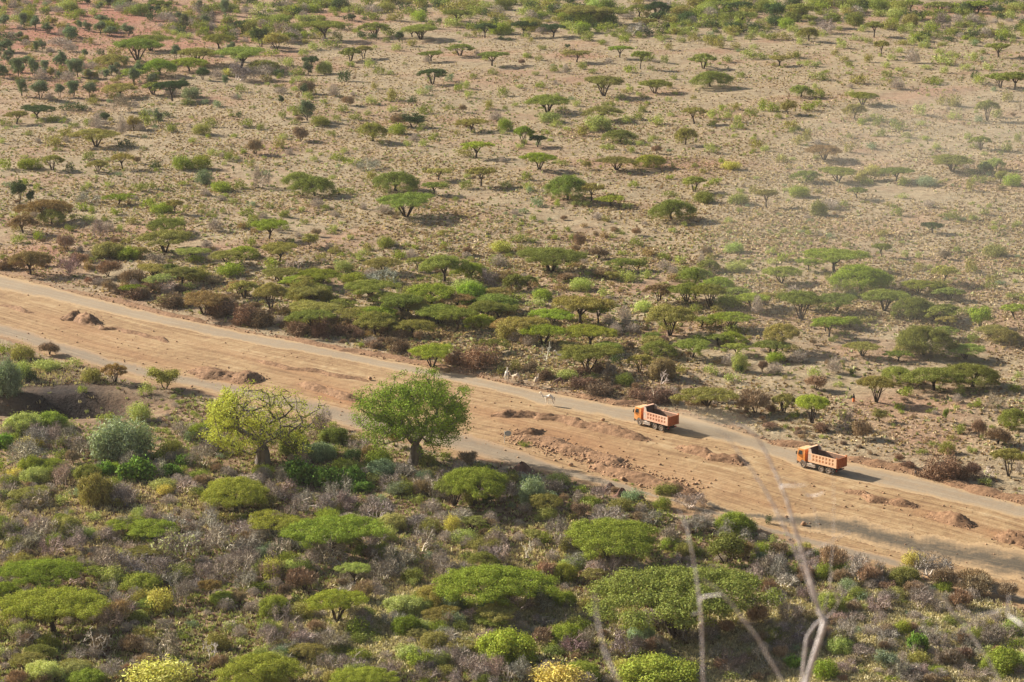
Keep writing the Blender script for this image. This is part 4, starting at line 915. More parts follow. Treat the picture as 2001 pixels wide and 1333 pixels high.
# ------------------------------------------------------------------ grass tufts and low herbs
def tufts(name, n, sampler, w, h, col, seed, label, blades=3, patchy=0):
    r = np.random.default_rng(seed)
    px, py = sampler(r, n)
    keep = ~in_strip(px, py, 6)
    gy_, gx_ = None, None
    px, py = px[keep], py[keep]
    x, y = ground(px, py)
    m = len(x)
    x = x + r.normal(0, 0.8, m); y = y + r.normal(0, 1.5, m)
    gk = ((x - GX)/20)**2 + ((y - GY)/14)**2 > 1
    gk |= r.random(m) < .06
    x, y, px, py = x[gk], y[gk], px[gk], py[gk]; m = len(x)
    z = height(x, y)
    # patchiness
    pat = np.sin(x*0.05 + 2*np.sin(y*0.03))*np.sin(y*0.043 + 1.7*np.sin(x*0.035)) + 0.5*np.sin(x*.17 + y*.13)
    hp = np.sin(x*.021 + 1.1 + 1.3*np.sin(y*.017))*np.sin(y*.026 + .6) + .4*np.sin(x*.09 - y*.05)
    bare = 1 - .75*smooth((px - 1150)/250)*smooth((py - 600)/80)*(py < curve(ST_B, px))
    k = r.random(m) < (0.55 + 0.45*pat)*bare if not patchy else r.random(m) < (smooth(.5 + patchy*hp)*.9 + .06)*bare
    x, y, z = x[k], y[k], z[k]; m = len(x)
    x = np.repeat(x, blades); y = np.repeat(y, blades); z = np.repeat(z, blades)
    M = len(x)
    s = np.repeat(0.6 + 0.8*r.random(m), blades)
    a = r.random(M)*6.283
    ww = w*s*(0.7 + 0.6*r.random(M)); hh = h*s*(0.6 + .8*r.random(M))
    sp_r = w*.35 if blades < 4 else .17
    ox, oy = r.normal(0, sp_r, M), r.normal(0, sp_r, M)
    lean = r.normal(0, .35, (M, 2))
    c, sn = np.cos(a), np.sin(a)
    bx, by_ = x + ox, y + oy
    V = np.stack([np.stack([bx - c*ww/2, by_ - sn*ww/2, z - .03], 1), np.stack([bx + c*ww/2, by_ + sn*ww/2, z - .03], 1),
                  np.stack([bx + c*ww*.3 + lean[:, 0]*hh, by_ + sn*ww*.3 + lean[:, 1]*hh, z + hh], 1), np.stack([bx - c*ww*.35 + lean[:, 0]*hh, by_ - sn*ww*.35 + lean[:, 1]*hh, z + hh*.85], 1)], 1).reshape(-1, 3)
    Fq = np.arange(4*M).reshape(M, 4)
    v = np.repeat(np.repeat(r.random(m), blades), 4)
    o = link(name, mesh_np(name, V, Fq, M_GRASS, {'v': v}))
    o.color = (*col, 1)
    return tag(o, label, 'grass', kind='stuff')
def far_s(r, n):
    x = r.uniform(-60, 2060, n); t = r.random(n)
    y = 1 + 975*t**0.8
    k = y < curve(ST_T, x) - 8
    return x[k], y[k]
def near_s(r, n):
    x = r.uniform(-60, 2060, n); y = r.uniform(660, 1350, n)
    k = y > curve(ST_B, x) + 4
    return x[k], y[k]
tufts('dry_grass', 190000, far_s, .36, .24, (.47, .375, .25), 1, 'pale straw grass tufts thinly covering the plain beyond the road')
tufts('dead_ground_litter', 110000, far_s, .36, .2, (.26, .17, .11), 2, 'brown dead tufts and litter scattered over the plain beyond the road')
tufts('green_herbs', 30000, far_s, .46, .34, (.32, .33, .16), 3, 'small green herbs dotted among the dry grass of the plain', patchy=.8)
tufts('foreground_grass', 90000, near_s, .13, .34, (.50, .43, .26), 4, 'dry yellowish grass between the foreground bushes', patchy=1.2, blades=6)
tufts('foreground_herbs', 42000, near_s, .15, .28, (.31, .34, .12), 5, 'green herbs and seedlings between the foreground bushes', patchy=-.9, blades=6)
def low_s(r, n):
    x = r.uniform(-60, 2060, n); y = 1160 + 200*r.random(n)**.8
    return x, y
tufts('pale_foreground_grass', 60000, low_s, .14, .36, (.55, .49, .32), 14, 'pale dry grass in open patches along the bottom of the view', patchy=1.5, blades=5)
tufts('foreground_litter', 60000, near_s, .16, .2, (.16, .095, .065), 6, 'fallen brown twigs and litter on the foreground soil', blades=5)

# ------------------------------------------------------------------ earth berms, rubble, mounds
def rock_arrays(r, n_var=6):
    out = []
    for _ in range(n_var):
        bm = bmesh.new(); bmesh.ops.create_icosphere(bm, subdivisions=1, radius=1)
        V = np.array([v.co[:] for v in bm.verts]); Fq = np.array([[v.index for v in f.verts] for f in bm.faces]); bm.free()
        V = V*(1 + 0.22*r.normal(size=(len(V), 1)))*np.array([1, .8, .62])
        out.append((V, Fq))
    return out
rk = np.random.default_rng(21)
ROCKS = rock_arrays(rk)
def berm(name, pts, width, ht, seed, label, mat=M_BERM, rubble=0, rsize=.3, spread=1.0):
    r = np.random.default_rng(seed)
    P = np.array(pts, float)
    X, Y = ground(P[:, 0], P[:, 1])
    d = np.concatenate([[0], np.cumsum(np.hypot(np.diff(X), np.diff(Y)))])
    L = d[-1]; n = max(12, int(L/0.45)); m = 15
    s = np.linspace(0, L, n)
    cx, cy = np.interp(s, d, X), np.interp(s, d, Y)
    off = np.interp(s, np.arange(0, L + 4, 3), r.normal(0, .5, len(np.arange(0, L + 4, 3))))
    dx, dy = np.gradient(cx), np.gradient(cy); ln = np.hypot(dx, dy)
    nx, ny = -dy/ln, dx/ln
    cx, cy = cx + nx*off, cy + ny*off
    amp = np.interp(s, np.arange(0, L + 4, 2), 0.55 + 0.7*r.random(len(np.arange(0, L + 4, 2))))*np.clip(np.minimum(s, L - s)/2.5, 0, 1)
    t = np.linspace(-1, 1, m)
    Wd = width/2*(0.75 + 0.5*amp)
    PX = cx[:, None] + nx[:, None]*t*Wd[:, None]; PY = cy[:, None] + ny[:, None]*t*Wd[:, None]
    prof = (1 - np.abs(t)**1.4)
    Z = height(PX, PY) + 0.0 + 1.35*ht*amp[:, None]*prof + r.normal(0, .17*ht, (n, m))*(prof > .05)
    i = np.arange(n*m).reshape(n, m)
    Fc = np.stack([i[:-1, :-1], i[1:, :-1], i[1:, 1:], i[:-1, 1:]], -1).reshape(-1, 4)
    ht *= 1
    o = link(name, mesh_np(name, np.stack([PX, PY, Z], -1).reshape(-1, 3), Fc, mat))
    tag(o, label, 'earth bank')
    if rubble: rubble_along(s, cx, cy, nx, ny, Wd, int(rubble*2.2), rsize*.85, r, ht, amp, spread, label)
def rubble_along(s, cx, cy, nx, ny, Wd, n, rsize, r, ht, amp, spread, label):
    VV, FF, off = [], [], 0
    for _ in range(n):
        k = int(r.integers(len(s))); t = r.normal(0, .55)*spread
        x = cx[k] + nx[k]*t*Wd[k]; y = cy[k] + ny[k]*t*Wd[k]
        z = float(height(x, y)) + max(0, 1 - abs(t)**1.4)*ht*amp[k]
        V, Fq = ROCKS[int(r.integers(len(ROCKS)))]
        sz = rsize*.72*(0.35 + 0.9*r.random()**2)
        a = r.random()*6.28; c, sn = math.cos(a), math.sin(a)
        VV.append(np.stack([(V[:, 0]*c - V[:, 1]*sn)*sz + x, (V[:, 0]*sn + V[:, 1]*c)*sz + y, V[:, 2]*sz + z + .1*sz], 1)); FF.append(Fq + off); off += len(V)
    o = link('loose_rubble', mesh_np('loose_rubble', np.concatenate(VV), np.concatenate(FF), M_ROCK))
    tag(o, 'loose reddish stones ' + ('over the ' + label)[:60].rsplit(' ', 1)[0] if label else 'loose stones', 'rubble', kind='stuff')
berm('earth_bank', [(960, 812), (1000, 813), (1050, 813), (1100, 822), (1150, 834), (1210, 848), (1270, 862)], 2.6, .75, 1, 'long brown earth windrow below the camel and the leading dump truck', rubble=160, rsize=.2)
berm('earth_bank', [(1322, 874), (1350, 880), (1400, 892), (1450, 911)], 2.6, .8, 2, 'stony earth windrow below the road between the two dump trucks', rubble=130, rsize=.28)
berm('earth_bank', [(1002, 850), (1030, 845), (1062, 842)], 2.4, .9, 3, 'short dark earth bank right of the small roadside sign', rubble=60, rsize=.25)
berm('earth_bank', [(1005, 853), (1060, 864), (1125, 880), (1180, 897), (1228, 912)], 3.6, .55, 4, 'broad bank of broken rock across the middle of the graded strip', rubble=520, rsize=.42, spread=1.2)
berm('earth_bank', [(1165, 908), (1200, 925), (1240, 938), (1290, 950), (1335, 958), (1362, 968)], 3.0, .8, 5, 'rocky earth bank along the lower track edge', rubble=300, rsize=.36, spread=1.1)
berm('earth_bank', [(1650, 961), (1700, 972), (1750, 983), (1790, 994)], 2.2, .55, 6, 'low stony windrow below the rear dump truck', rubble=170, rsize=.26)
berm('earth_bank', [(1812, 1005), (1850, 1014), (1905, 1030)], 3.2, .9, 7, 'reddish earth bank on the sand at the lower right of the strip', rubble=120, rsize=.24)
berm('earth_bank', [(1945, 1046), (1990, 1052), (2050, 1066)], 4.2, 1.1, 8, 'red earth bank cut by the right edge below the road', rubble=140, rsize=.26)
berm('earth_bank', [(380, 722), (420, 732), (470, 740), (510, 746)], 5.5, .9, 9, 'broad heap of red broken rock left of the yellow-leaved baobab', rubble=420, rsize=.34)
berm('earth_bank', [(590, 748), (640, 766), (700, 785)], 2.2, .6, 10, 'brown ridge along the red cutting between the two baobabs', rubble=80, rsize=.2)
berm('earth_bank', [(0, 596), (40, 607), (66, 612)], 1.5, .35, 11, 'thin dark ridge of soil at the far left of the graded strip', rubble=10, rsize=.2)
berm('earth_bank', [(118, 625), (150, 622), (186, 636)], 3.4, 1.0, 12, 'low brown hump of soil on the left of the graded strip')
berm('earth_bank', [(190, 636), (260, 652), (330, 670)], 1.5, .35, 13, 'thin ridge running on from the brown hump on the strip', rubble=20, rsize=.18)
berm('earth_bank', [(500, 705), (560, 715), (620, 728), (680, 740), (722, 745)], 1.4, .35, 14, 'thin crooked ridge across the sand left of the green baobab', rubble=50, rsize=.2)
berm('earth_bank', [(1505, 862), (1550, 868), (1600, 878)], 3.0, .4, 15, 'stony verge above the road between the dump trucks', rubble=170, rsize=.28)
berm('earth_bank', [(1655, 893), (1700, 906), (1760, 916), (1795, 926)], 3.0, .45, 16, 'stony verge right of the rear dump truck', rubble=220, rsize=.28)
berm('earth_bank', [(1830, 936), (1890, 950), (1950, 964), (2040, 986)], 3.4, .4, 17, 'stony verge below the largest brushwood heap', rubble=330, rsize=.28)
berm('earth_bank', [(1130, 770), (1200, 785), (1260, 793)], 2.4, .35, 18, 'reddish stony verge above the road right of the camel', rubble=150, rsize=.25)
berm('earth_bank', [(560, 661), (640, 677), (720, 690), (800, 704), (900, 724)], 2.2, .3, 19, 'reddish stony verge along the road below the brushwood heaps', rubble=170, rsize=.22)
berm('earth_bank', [(200, 582), (300, 606), (400, 630)], 2.2, .3, 20, 'thin stony verge along the road at the left', rubble=90, rsize=.22)

rs_ = np.random.default_rng(44)
def loose_stones(n, fn, smin, smax, label):
    VV, FF, off = [], [], 0
    while len(VV) < n:
        px, py = fn()
        if py is None: continue
        x, y = ground(px, py); x, y = float(x), float(y)
        V, Fq = ROCKS[int(rs_.integers(len(ROCKS)))]
        sz = smin + (smax - smin)*rs_.random()**3; a = rs_.random()*6.28; c, sn = math.cos(a), math.sin(a)
        VV.append(np.stack([(V[:, 0]*c - V[:, 1]*sn)*sz + x, (V[:, 0]*sn + V[:, 1]*c)*sz + y, V[:, 2]*sz + float(height(x, y)) + .05 + .2*sz], 1)); FF.append(Fq + off); off += len(V)
    tag(link('scattered_stones', mesh_np('scattered_stones', np.concatenate(VV), np.concatenate(FF), M_ROCK)), label, 'stones', kind='stuff')
def in_median():
    px = rs_.uniform(-20, 2040); t = rs_.random()
    return px, float(curve(UP_B, px)*(1 - t) + curve(ST_B, px)*t)
def on_verge():
    px = rs_.uniform(-20, 2040); return px, float(curve(UP_T, px) - rs_.exponential(5) - 1)
def rock_field():
    t = rs_.random(); px = 990 + 380*t + rs_.normal(0, 14); return px, 850 + 112*t + rs_.normal(0, 9)
loose_stones(900, in_median, .05, .24, 'small loose stones strewn over the graded strip')
loose_stones(1500, on_verge, .06, .28, 'small reddish stones along the upper verge of the gravel road')
loose_stones(900, rock_field, .06, .34, 'broken stones strewn round the rock bank on the strip')
bould = [(1115, 911, .75), (1154, 914, .55), (1164, 920, .85), (1182, 926, .75), (1216, 939, .9), (1200, 933, .6), (1153, 904, .8), (1127, 884, .6), (1180, 903, .6), (1206, 904, .7),
         (1226, 914, .8), (1123, 900, .6), (1073, 868, .75), (1092, 874, .6), (1030, 859, .5), (1045, 863, .6), (1140, 892, .7), (1170, 909, .55), (1400, 893, .7), (1412, 897, .6), (1331, 879, .5),
         (1252, 951, .7), (1300, 957, .6), (723, 743, 1.0), (1178, 823, .7), (1571, 1027, .9), (1537, 1013, .6), (375, 758, .6), (1840, 938, .5), (1890, 951, .5), (1250, 952, .4)]
bn = ['tan', 'reddish', 'pale', 'brown']
RM = []
for i in range(4):
    V, Fq = ROCKS[i]
    RM.append(mesh_np('boulder', V, Fq, M_ROCK))
blabels = ['lone boulder lying on the grey side track', 'small boulder just above the lower track edge', 'pale round boulder in the row beside the side track', 'whitish boulder further down the row beside the track',
           'pale boulder at the foot of the rocky bank', 'small boulder between two pale ones by the track', 'tan boulder standing on the broad rock bank', 'small reddish boulder high on the broad rock bank',
           'brown boulder near the lower end of the rock bank', 'tan boulder close to the tip of the rock bank', 'last boulder at the right tip of the rock bank', 'tan boulder low in the middle of the rock bank',
           'reddish boulder above the side track right of the sign', 'small boulder beside the reddish one right of the sign', 'boulder nearest the small roadside sign', 'second boulder from the small roadside sign',
           'boulder at the centre of the broad rock bank', 'small boulder below the middle of the rock bank', 'largest stone on the windrow between the dump trucks', 'stone right of the largest on that truck windrow',
           'stone at the left end of the windrow between trucks', 'stone on the lower rocky bank above the bushes', 'stone near the right end of the lower rocky bank', 'single red boulder on the sand left of the green baobab',
           'dark boulder on the sand left of the leading truck', 'red boulder beside the dark gravel behind the pale twigs', 'small red stone left of the boulder by dark gravel', 'small boulder by the side track at the left bushes',
           'pale stone in front of the largest brushwood heap', 'pale stone on the verge right of the brushwood heap', 'small stone touching the lower rocky bank']
for i, (px, py, sz) in enumerate(bould):
    x, y = ground(px, py); x, y = float(x), float(y)
    o = link('boulder', RM[i % 4]); o.location = (x, y, float(height(x, y)) + .25*sz + .12); sz *= .55
    o.scale = (sz, sz, sz); o.rotation_euler = (0, 0, i*1.3)
    tag(o, blabels[i], 'boulder', 'boulders along the graded strip')
def mound(px, py, wpx, hm, label, seed):
    r = np.random.default_rng(seed)
    x0, y0 = ground(px, py); s = F/depth_of(x0, y0)
    Rm = wpx/s/2
    nr, na = 12, 36
    rr = np.linspace(0, 1, nr)[:, None]; th = np.linspace(0, 2*math.pi, na, endpoint=False)[None, :]
    rim = 1 + .1*np.sin(2*th + r.random()*6) + .08*np.sin(5*th + r.random()*6)
    X = x0 + Rm*rr*rim*np.cos(th); Y = y0 + Rm*rr*rim*np.sin(th)*.85
    Z = height(X, Y) - 0.03 + hm*(np.exp(-(rr*1.9)**2) - np.exp(-3.61))*(1 + .08*np.sin(4*th)) + r.normal(0, .03*hm, X.shape)*(rr < .98)*(rr > .05)
    i = np.arange(nr*na).reshape(nr, na); j = np.roll(i, -1, 1)
    Fc = np.stack([i[:-1], i[1:], j[1:], j[:-1]], -1).reshape(-1, 4)
    tag(link('soil_mound', mesh_np('soil_mound', np.stack([X, Y, Z], -1).reshape(-1, 3), Fc, M_MOUND)), label, 'soil heap', 'tipped heaps of dark soil')
mound(1020, 921, 60, 1.6, 'dark conical heap of soil beside the side track, below the sign', 1)
mound(1192, 958, 40, 1.2, 'leftmost of three brown soil heaps among the bushes by the track', 2)
mound(1215, 969, 38, 1.3, 'middle one of three brown soil heaps by the track', 3)
mound(1252, 984, 40, 1.4, 'rightmost of three brown soil heaps among the bushes', 4)

# ------------------------------------------------------------------ baobabs
def baobab(name, px, py, rad, hgt, seed, label, leafcol, bare=None, xoff=0.0):
    r = np.random.default_rng(seed)
    x, y = ground(px, py); x, y = float(x), float(y)
    root = empty(name, (x, y, float(height(x, y)) - .1))
    tag(root, label, 'baobab tree', 'baobab trees beside the graded strip')
    th_ = 3.3
    top = np.array([0, 0, th_])
    n = 520
    d = r.normal(size=(n, 3)); d /= np.linalg.norm(d, axis=1)[:, None]
    q = (0.45 + 0.55*r.random(n)**0.6)[:, None]
    zc = hgt*0.56
    lob = 1 + 0.12*np.sin(3*np.arctan2(d[:, 1], d[:, 0]) + seed) + .10*np.sin(5*d[:, 2]*2 + seed*2)
    T = d*q*lob[:, None]*np.array([rad, rad*.9, hgt*.44]) + np.array([xoff, 0, zc])
    T = T[(T[:, 2] > 2.3)]
    T = T[~((T[:, 2] < 5.6) & (np.hypot(T[:, 0], T[:, 1]) < rad*.62) & (T[:, 1] < 2.5))]
    T = T[np.argsort(np.linalg.norm(T - top, axis=1))]
    nodes = [top]; par = [-1]
    for j in range(6):
        a = j*1.047 + r.normal(0, .2)
        nodes.append(top + np.array([1.5*math.cos(a), 1.5*math.sin(a), 1.1 + r.normal(0, .3)])); par.append(0)
    leafn = []
    for t in T:
        N = np.array(nodes)
        dist = np.linalg.norm(N - t, axis=1) + 0.35*np.linalg.norm(N - top, axis=1)*0.3
        dist[0] += 3
        k = int(np.argmin(dist)); p = nodes[k]
        L = np.linalg.norm(t - p)
        m = max(1, int(L/1.4)); prev = k
        for i in range(1, m + 1):
            qn = p + (t - p)*i/m + (r.normal(0, .16, 3) if i < m else 0)
            nodes.append(qn); par.append(prev); prev = len(nodes) - 1
        leafn.append(prev)
    cntd = np.zeros(len(nodes))
    for l in leafn:
        k = l
        while k >= 0: cntd[k] += 1; k = par[k]
    segs = []
    rd = 0.035*np.maximum(cntd, 1)**0.47
    for i in range(1, len(nodes)):
        k = par[i]
        segs.append([*nodes[k], *nodes[i], min(rd[k], rd[i]*1.35), rd[i]])
    V, Fq = tubes(segs, 7)
    link('branches', mesh_np('branches', V, Fq, M_BAOBARK, None, True), root)
    # swollen fluted trunk
    nz, na = 16, 28
    zz = np.linspace(0, 1, nz)[:, None]; th = np.linspace(0, 2*math.pi, na, endpoint=False)[None, :]
    pr = 1.35 - .38*smooth(zz*3) + .12*np.sin(zz*5) - .42*smooth((zz - .75)*4)
    pr = pr*(1 + .07*np.sin(5*th + 2*zz) + .04*np.sin(9*th))
    X = pr*np.cos(th) + 0.15*np.sin(zz*3); Y = pr*np.sin(th); Z = zz*(th_ + .5) + 0*th - .2
    i = np.arange(nz*na).reshape(nz, na); j = np.roll(i, -1, 1)
    Fc = np.stack([i[:-1], j[:-1], j[1:], i[1:]], -1).reshape(-1, 4)
    link('trunk', mesh_np('trunk', np.stack([X, Y, Z], -1).reshape(-1, 3), Fc, M_BAOBARK, None, True), root)
    # leaf clusters
    N = np.array([nodes[l] for l in leafn])
    w = np.ones(len(N))
    if bare: w = bare(N)
    reps = (w*80).astype(int)
    C = np.repeat(N, reps, 0)
    C = C + r.normal(0, .48, C.shape)*np.array([1, 1, .75])
    nn = C - np.array([0, 0, hgt*.45]); V, Fq, v = leaves(C, .25, .19, r, nrm=nn + 2*(C - np.repeat(N, reps, 0))/.5, loose=.8)
    o = link('crown', mesh_np('crown', V, Fq, M_LEAF, {'v': v}), root); o.color = (*leafcol, 1)
baobab('baobab_tree', 812, 905, 9.4, 14.6, 5, 'large green round-crowned baobab with thick trunk beside the side track', (.23, .31, .05))
baobab('baobab_tree', 512, 903, 9.6, 13.2, 8, 'yellow-leaved baobab with half-bare upper limbs showing its pale branches', (.48, .50, .095),
       bare=lambda N: np.clip(np.where((N[:, 2] > 6.0) & (N[:, 0] > -4), .20, np.where(N[:, 0] > 2, .45, 1.15)), 0, 1.2), xoff=-.2)

# ------------------------------------------------------------------ animals and person
M_HIDE_CREAM = mat_plain('cream_hide', (.74, .66, .54), (.86, .80, .70), 1.5)
M_HIDE_TAN = mat_plain('tan_hide', (.50, .38, .27), (.70, .58, .44), 1.5)
M_HIDE_DARK = mat_plain('dark_hide', (.035, .025, .02), (.08, .055, .045), 1.5)
M_HIDE_BROWN = mat_plain('brown_hide', (.12, .07, .05), (.20, .13, .10), 1.5)
M_SKIN = mat_plain('skin', (.06, .035, .022), (.10, .06, .04), 3)
def skinned(name, verts, edges, rads, mat, root=0, levels=1):
    me = bpy.data.meshes.new(name); me.from_pydata(verts, edges, [])
    o = bpy.data.objects.new(name, me); COL.objects.link(o)
    sk = o.modifiers.new('skin', 'SKIN'); sk.use_smooth_shade = True
    for i, rr in enumerate(rads):
        sv = me.skin_vertices[0].data[i]; sv.radius = (rr, rr) if not isinstance(rr, tuple) else rr; sv.use_root = (i == root)
    ss = o.modifiers.new('sub', 'SUBSURF'); ss.levels = levels; ss.render_levels = levels
    dg = bpy.context.evaluated_depsgraph_get()
    m2 = bpy.data.meshes.new_from_object(o.evaluated_get(dg))
    bpy.data.objects.remove(o); m2.materials.clear(); m2.materials.append(mat)
    m2.name = name
    return m2
def camel_mesh(mat, down=False, stride=.18, name='camel_body'):
    v = [(-.55, 0, 1.48), (-.08, 0, 1.50), (-.05, 0, 1.80), (-.05, 0, 2.02), (.5, 0, 1.45), (.85, 0, 1.38)]
    rr = [.30, .37, .22, .11, .33, .20]
    if down: nk = [(1.15, 0, 1.15), (1.35, 0, .85), (1.5, 0, .6), (1.62, 0, .5), (1.78, 0, .32)]
    else: nk = [(1.12, 0, 1.34), (1.38, 0, 1.62), (1.48, 0, 2.0), (1.66, 0, 2.08), (1.92, 0, 1.97)]
    v += nk; rr += [.135, .115, .10, .115, .07]
    e = [(0, 1), (1, 2), (2, 3), (1, 4), (4, 5), (5, 6), (6, 7), (7, 8), (8, 9), (9, 10)]
    # ears
    b = len(v); h = nk[3]
    for sd_ in (-1, 1):
        v.append((h[0] - .08, .10*sd_, h[2] + .14)); rr.append(.03); e.append((9, len(v) - 1))
    for sd_, st in ((1, stride), (-1, -stride)):
        b = len(v)
        v += [(.5, .2*sd_, 1.12), (.53 + st*.5, .19*sd_, .62), (.50 + st, .19*sd_, .12), (.58 + st, .19*sd_, .06)]; rr += [.14, .078, .05, .08]
        e += [(4, b), (b, b + 1), (b + 1, b + 2), (b + 2, b + 3)]
        b = len(v)
        v += [(-.58, .2*sd_, 1.15), (-.46 - st*.4, .2*sd_, .92), (-.72 - st*.8, .18*sd_, .58), (-.62 - st, .18*sd_, .12), (-.54 - st, .18*sd_, .06)]; rr += [.19, .12, .07, .05, .08]
        e += [(0, b), (b, b + 1), (b + 1, b + 2), (b + 2, b + 3), (b + 3, b + 4)]
    return skinned(name, v, e, rr, mat)
def place(name, me, px, py, ang, label, cat, group, sc=1.0, tail=None):
    x, y = ground(px, py); x, y = float(x), float(y)
    o = link(name, me); o.location = (x, y, float(height(x, y)) + .07); o.rotation_euler = (0, 0, R(ang)); o.scale = (sc,)*3
    tag(o, label, cat, group)
    if tail: link('tail', tail, o)
    return o
V, Fq = tubes([[-.82, 0, 1.5, -.93, 0, 1.2, .05, .04], [-.93, 0, 1.2, -.90, 0, .95, .04, .07]], 6)
TAIL = mesh_np('tail', V, Fq, M_HIDE_DARK)
CC = camel_mesh(M_HIDE_CREAM); CT = camel_mesh(M_HIDE_TAN, stride=.05); CB = camel_mesh(M_HIDE_BROWN, True, .1)
G_C = 'camels walking by the road'
place('camel', CC, 1074, 793, 158, 'cream camel crossing the gravel road, facing left', 'camel', G_C, 1.02, TAIL)
place('camel', CC, 1102, 713, 165, 'pale camel standing among bushes beside an open acacia', 'camel', G_C, 1.02, TAIL)
place('camel', CT, 1010, 751, 150, 'tan camel on the road verge walking left behind another', 'camel', G_C, 1.0, TAIL)
place('camel', CC, 990, 745, 85, 'cream camel seen from behind, leftmost on the road verge', 'camel', G_C, .95, TAIL)
place('camel', CT, 1048, 757, 75, 'slim pale camel seen end-on near cut brushwood on the verge', 'camel', G_C, .95, TAIL)
place('camel', CB, 1094, 757, 200, 'dark brown camel with lowered head browsing by the verge bushes', 'camel', G_C, .92, TAIL)
def cow_mesh(mat):
    v = [(-.6, 0, 1.05), (0, 0, 1.0), (.5, 0, 1.05), (.78, 0, 1.2), (1.0, 0, 1.25), (1.22, 0, 1.08)]
    rr = [.27, .32, .30, .18, .15, .10]
    e = [(i, i + 1) for i in range(5)]
    for sd_ in (-1, 1):
        v.append((.98, .2*sd_, 1.3)); rr.append(.035); e.append((4, len(v) - 1))
        v.append((.96, .12*sd_, 1.5)); rr.append(.02); e.append((4, len(v) - 1))
        b = len(v); v += [(.48, .17*sd_, .75), (.5, .17*sd_, .42), (.48, .17*sd_, .05)]; rr += [.11, .06, .055]; e += [(2, b), (b, b + 1), (b + 1, b + 2)]
        b = len(v); v += [(-.6, .17*sd_, .78), (-.72, .17*sd_, .45), (-.66, .17*sd_, .05)]; rr += [.14, .06, .055]; e += [(0, b), (b, b + 1), (b + 1, b + 2)]
    return skinned('cow_body', v, e, rr, mat)
CW_ = cow_mesh(M_HIDE_DARK)
place('cow', CW_, 703, 633, 240, 'black cow standing in the shade under a broad acacia', 'cow', 'dark livestock', 1.0)
place('goat', CW_, 1789, 930, 265, 'small black goat standing end-on by the stony verge', 'goat', 'dark livestock', .62)
# person
x, y = ground(1668, 786); x, y = float(x), float(y)
pv = [(0, 0, .95), (0, 0, 1.2), (.02, 0, 1.42), (.03, 0, 1.52), (.05, 0, 1.63), (.06, 0, 1.72)]
pr_ = [.13, .12, .13, .055, .10, .085]; pe = [(i, i + 1) for i in range(5)]
for sd_ in (-1, 1):
    b = len(pv); pv += [(0, .09*sd_, .88), (.10*sd_, .10*sd_, .48), (.16*sd_ - .03, .10*sd_, .07), (.16*sd_ + .12, .10*sd_, .04)]; pr_ += [.09, .06, .04, .04]
    pe += [(0, b), (b, b + 1), (b + 1, b + 2), (b + 2, b + 3)]
    b = len(pv); pv += [(.0, .19*sd_, 1.40), (-.06*sd_, .24*sd_, 1.12), (.05 - .08*sd_, .22*sd_, .88), (.08 - .08*sd_, .22*sd_, .80)]; pr_ += [.055, .042, .032, .03]
    pe += [(2, b), (b, b + 1), (b + 1, b + 2), (b + 2, b + 3)]
    for f_ in range(4):
        pv.append((.05 - .08*sd_ + .02*f_, .22*sd_ + .008*(f_ - 1.5), .71 + .008*abs(f_ - 1.4))); pr_.append(.009); pe.append((b + 3, len(pv) - 1))
    pv.append((.12 - .08*sd_, .20*sd_, .76)); pr_.append(.01); pe.append((b + 3, len(pv) - 1))
pv.append((.17, 0, 1.65)); pr_.append(.02); pe.append((4, len(pv) - 1))
pm = skinned('person_body', pv, pe, pr_, M_SKIN)
per = link('person', pm); per.location = (x, y, float(height(x, y))); per.rotation_euler = (0, 0, R(200))
tag(per, 'person in a black top and orange-red wrap walking across the open plain', 'person')
def lathe(name, prof, mat, parent, sides=18, wob=.0):
    th = np.linspace(0, 2*math.pi, sides, endpoint=False)
    V = np.array([[r_*math.cos(t)*(1 + wob*math.sin(5*t)), r_*1.15*math.sin(t)*(1 + wob*math.sin(5*t)), z_] for r_, z_ in prof for t in th])
    i = np.arange(len(prof)*sides).reshape(len(prof), sides); j = np.roll(i, -1, 1)
    Fc = np.stack([i[:-1], j[:-1], j[1:], i[1:]], -1).reshape(-1, 4)
    return link(name, mesh_np(name, V, Fc, mat, None, True), parent)
M_CLOTH_B = mat_plain('black_cloth', (.012, .011, .013), (.03, .028, .03), 5)
M_CLOTH_O = mat_plain('orange_red_cloth', (.55, .10, .03), (.75, .24, .06), 4)
lathe('top', [(.17, .93), (.175, 1.15), (.20, 1.36), (.17, 1.45), (.08, 1.5)], M_CLOTH_B, per)
for sd_ in (-1, 1):
    V, Fq = tubes([[0, .17*sd_, 1.42, -.06*sd_, .25*sd_, 1.12, .075, .06]], 10); link('sleeve', mesh_np('sleeve', V, Fq, M_CLOTH_B), per)
lathe('wrap', [(.25, .38), (.235, .6), (.20, .85), (.18, .97)], M_CLOTH_O, per, 24, .06)
lathe('hair', [(.10, 1.60), (.115, 1.68), (.10, 1.76), (.05, 1.80), (.004, 1.81)], M_CLOTH_B, per).location = (.03, 0, 0)

